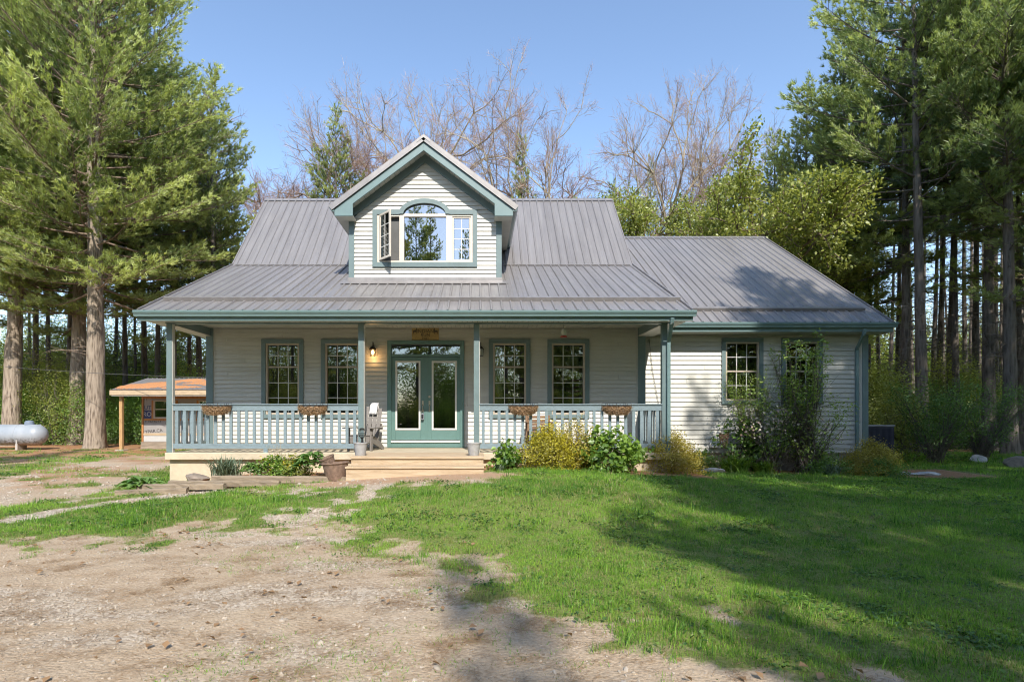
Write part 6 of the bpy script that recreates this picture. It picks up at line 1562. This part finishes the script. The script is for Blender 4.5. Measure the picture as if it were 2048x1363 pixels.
def addg(area,dens,smin,smax,seed,near):
    def keep(x,y,g):
        z,_,_ = zones(x,y); return g.random(len(x)) < z**1.3*0.98*((y<near[1])&(y>=near[0]))
    p = spread(area,dens,keep,smin,smax,3,seed); g = np.random.default_rng(seed+1)
    zz,gr,_ = zones(p[0][:,0],p[0][:,1]); patch = fbm(p[0][:,0]*0.55+11,p[0][:,1]*0.9+5,4)-0.5; p = (p[0],p[1],p[2],np.clip(np.round(1+patch*7+g.normal(0,0.55,len(patch))),0,2).astype(int)); dryp = np.where((zz<0.75)|(gr>0.2),0.35,0.05)+0.18*sstep(0.06,0.2,fbm(p[0][:,0]*1.4+80,p[0][:,1]*1.4,3)-0.5); tall = 0.75+0.6*fbm(p[0][:,0]*0.9,p[0][:,1]*0.9,3)*1.0
    idx = np.where(g.random(len(p[3]))<dryp,3,p[3]); tl2 = fbm(p[0][:,0]*2.3+33,p[0][:,1]*2.3,3); idx = np.where((g.random(len(idx))<0.12*sstep(0.6,0.72,tl2)+0.01),4,idx); idx = np.where(g.random(len(idx))<0.03+0.3*sstep(0.6,0.72,fbm(p[0][:,0]*1.7+5,p[0][:,1]*1.7+60,3)),5,idx); Ps.append((p[0],p[1],p[2]*tall*np.where(zz<0.6,0.75,1),idx))
addg((-7,8.5,2.4,7),520,0.8,1.25,81,(2.4,7)); addg((-12,14,7,13),230,1.15,1.7,82,(7,13)); addg((-20,24,13,24),60,1.7,2.7,83,(13,24))
scatter('grass',np.concatenate([p[0] for p in Ps]),np.concatenate([p[1] for p in Ps]),np.concatenate([p[2] for p in Ps]),np.concatenate([p[3] for p in Ps]),fine_,'short mown green grass of the lawn','grass')
# pebbles
def pebble(seed):
    g = np.random.default_rng(seed); bm = bmesh.new(); bmesh.ops.create_icosphere(bm,subdivisions=1,radius=1.0); q = g.uniform(0.6,1.2,3)*np.array([1,1,0.6])
    for v in bm.verts: v.co = Vector(np.array(v.co)*q*(1+0.16*g.normal()))
    me = bpy.data.meshes.new('pebble'); bm.to_mesh(me); bm.free(); me.materials.append(MATS['pebble']); return me
pk = [pebble(90+i) for i in range(5)]
def pb(area,dens,base,smin,smax,seed):
    def keep(x,y,g):
        zz,gr,li = zones(x,y); return g.random(len(x)) < np.clip(gr*1.1+base*(1-zz),0,1)
    p = spread(area,dens,keep,smin,smax,5,seed); g = np.random.default_rng(seed); p[0][:,2] -= 0.25*p[2]; return p[0],p[1]*6,p[2]*(0.5+g.random(len(p[2]))**2*0.9+1.8*g.random(len(p[2]))**14),p[3]
A = [pb((-7,4,2.4,7),900,0.25,0.0045,0.010,91),pb((-13,4,7,17),170,0.04,0.010,0.024,92)]
scatter('gravel',*[np.concatenate([a[i] for a in A]) for i in range(4)],pk,'loose pale gravel on the drive and tracks','gravel')
# fallen pine needles and small weeds on the drive
def needlepile(seed):
    g = np.random.default_rng(seed); n = 34; P = np.stack([g.normal(0,0.075,n),g.normal(0,0.03,n),g.uniform(0.001,0.008,n)],1); a = g.normal(0,0.55,n); L = g.uniform(0.03,0.06,n); d = np.stack([np.cos(a),np.sin(a),g.normal(0,0.05,n)],1)*L[:,None]; s = np.stack([-np.sin(a),np.cos(a),np.zeros(n)],1)*0.0011
    V = np.stack([P-s,P+s,P+d],1).reshape(-1,3); return npmesh('needle_pile',V,np.arange(len(V)).reshape(-1,3),'dead_needle',{'tone':np.repeat(g.random(n),3)})
def fallen_leaf(seed):
    g = np.random.default_rng(seed); n = 3; pos = np.stack([g.normal(0,0.09,n),g.normal(0,0.09,n),np.full(n,0.008)],1); V,T = leaves(pos,np.tile([0,0,1.0],(n,1))+g.normal(size=(n,3))*0.45,g,0.045,0.75)
    return npmesh('fallen_leaf',V,T,'dead_needle',{'tone':np.repeat(g.random(n)*0.7,4)})
nk_ = [needlepile(95+i) for i in range(4)]+[fallen_leaf(99)]
def keepn(x,y,g):
    zz,gr,li = zones(x,y); d_ = fbm((x*0.9+y*0.35)*3.2+7,(y-0.25*x)*10+3,4); return g.random(len(x)) < (sstep(0.60,0.74,d_)*0.6+0.09)*(1-zz)
p = spread((-6.5,4,2.4,7.5),420,keepn,0.8,1.5,4,97); p[1][:,2] = np.random.default_rng(3).normal(0.25,0.45,len(p[1])); p = (p[0],p[1],p[2],np.where(np.random.default_rng(4).random(len(p[3]))<0.05,4,p[3]))
scatter('pine_needles',*p,nk_,'drifts of fallen brown pine needles and dead leaves on the drive','pine needles')
def keepw(x,y,g):
    zz,gr,li = zones(x,y); d_ = fbm(x*0.9+40,y*0.9,4); return g.random(len(x)) < (sstep(0.5,0.62,d_+0.05*(x>-1.5))*0.9)*(1-zz)
wk = [tuft(101,7,0.05,0.022,0.0022,'grass_blade',0.35,1.6),tuft(102,6,0.06,0.018,0.002,'grass_dry',0.4,2.0),tuft(103,8,0.05,0.02,0.002,'grass_blade',0.5,1.8)]
scatter('weeds',*spread((-3.5,4,2.4,7),190,keepw,0.8,1.5,3,104),wk,'thin flattened weeds on the bare drive','weeds')
# undergrowth in the woods
ug = [shrub('sapling_a',111,3.6,1.5,18,6000,0.085,'leaf_green','bark_grey',clumps=70,stem_r=0.02,low=0.06),shrub('sapling_b',112,5.0,1.6,16,6000,0.085,'leaf_spring','bark_grey',clumps=80,stem_r=0.025,low=0.1),shrub('sapling_c',113,2.2,1.3,14,4400,0.08,'leaf_deep','bark_grey',clumps=60,stem_r=0.015,low=0.03)]
def joinm(a,b):
    """stems and leaves of one sapling as one mesh"""
    bm = bmesh.new(); bm.from_mesh(a); n0 = len(bm.faces); ly = bm.verts.layers.float.get('tone') or bm.verts.layers.float.new('tone'); bm.from_mesh(b); bm.faces.ensure_lookup_table()
    for f in bm.faces[n0:]: f.material_index = 1
    me = bpy.data.meshes.new('sapling'); bm.to_mesh(me); bm.free(); me.materials.append(a.materials[0]); me.materials.append(b.materials[0]); return me
ugm = [joinm(*u) for u in ug]
g_ = np.random.default_rng(120); P_ = []; I_ = []; S2 = []
for i in range(115):
    D = g_.uniform(27.5,42); u = g_.uniform(-90,440); P_.append((px(u,D),D)); I_.append(g_.choice([0,0,1,2])); S2.append(g_.uniform(0.35,1.2))
for i in range(150):
    D = g_.uniform(24.5,44); u = g_.uniform(1735,2110); P_.append((px(u,D),D)); I_.append(g_.choice([0,2,2,1])); S2.append(g_.uniform(0.55,0.95))
for i in range(60):
    D = g_.uniform(28,36); u = g_.uniform(1240,1740); P_.append((px(u,D),D)); I_.append(g_.choice([0,1])); S2.append(g_.uniform(0.8,1.2))
for i in range(34):
    D = g_.uniform(40,54); u = g_.uniform(-60,470); P_.append((px(u,D),D)); I_.append(g_.choice([0,1,1])); S2.append(g_.uniform(1.5,2.3))
for i in range(80):
    D = g_.uniform(40,56); u = g_.uniform(1640,2120); P_.append((px(u,D),D)); I_.append(g_.choice([0,1,2])); S2.append(g_.uniform(1.4,2.4))
for i in range(170): P_.append((g_.uniform(-60,60),g_.uniform(-30,-23))); I_.append(g_.choice([0,1,2])); S2.append(g_.uniform(0.7,1.2))
P_ = np.array(P_); pts = np.stack([P_[:,0],P_[:,1],gz(P_[:,0],P_[:,1])],1); n = len(pts)
scatter('undergrowth',pts,np.stack([np.zeros(n),np.zeros(n),g_.random(n)*6.283],1),np.array(S2),np.array(I_),ugm,'green leafy undergrowth between the pine trunks','undergrowth')
n = 260; xx = np.concatenate([g_.uniform(-110,110,160),g_.uniform(-75,75,100)]); yy = np.concatenate([g_.uniform(62,95,160),g_.uniform(-58,-38,100)]); pts = np.stack([xx,yy,np.zeros(n)],1)
scatter('distant_woods',pts,np.stack([np.zeros(n),np.zeros(n),g_.random(n)*6.283],1),np.concatenate([g_.uniform(1.3,2.6,160),g_.uniform(2.2,3.6,100)]),g_.integers(0,3,n),ugm,'low distant woods all round beyond the trees','woods')

# overhead cable on the left
m = MB(); a = Vector((px(10,24.5),24.5,pz(733,24.5))); b = Vector((-6.8,20.0,pz(757,20.0))); m.tube([a.lerp(b,t)-Vector((0,0,0.35*4*t*(1-t)*0.3)) for t in np.linspace(0,1,14)],0.009,5)
tag(m.build('overhead_cable','cord'),'thin cable strung from the left pines to the house','cable')

# brown needles caught behind the snow guards
def guard_litter(xa, xb, p0, d, nn, s0, par, n, seed):
    g = np.random.default_rng(seed); c = g.uniform(xa,xb,max(3,n//60)); x = np.clip(c[g.integers(len(c),size=n)]+g.normal(0,0.22,n),xa,xb); q = s0+0.10+np.abs(g.normal(0,0.05,n)); P = np.stack([x,p0.y+d.y*q+nn.y*0.05,p0.z+d.z*q+nn.z*0.05],1)+g.normal(0,0.008,(n,3))
    a = g.random(n)*6.283; D_ = np.stack([np.cos(a),np.sin(a)*0.7,g.normal(0,0.3,n)],1)*g.uniform(0.04,0.08,n)[:,None]; sd = np.stack([-np.sin(a),np.cos(a)*0.7,np.full(n,0.4)],1)*0.004
    V = np.stack([P-sd,P+sd,P+D_],1).reshape(-1,3); o = meshobj('needle_litter',npmesh('needle_litter',V,np.arange(len(V)).reshape(-1,3),'dead_needle',{'tone':np.repeat(g.random(n),3)}),par); o['kind'] = 'stuff'
guard_litter(0.8,4.1,E0,sl_.normalized(),nl,0.78,lr,900,7); guard_litter(-6.2,0.6,E0,sl_.normalized(),nl,0.78,lr,260,8); guard_litter(5.2,9.3,W0,sw.normalized(),nw,0.70,wr,900,9)
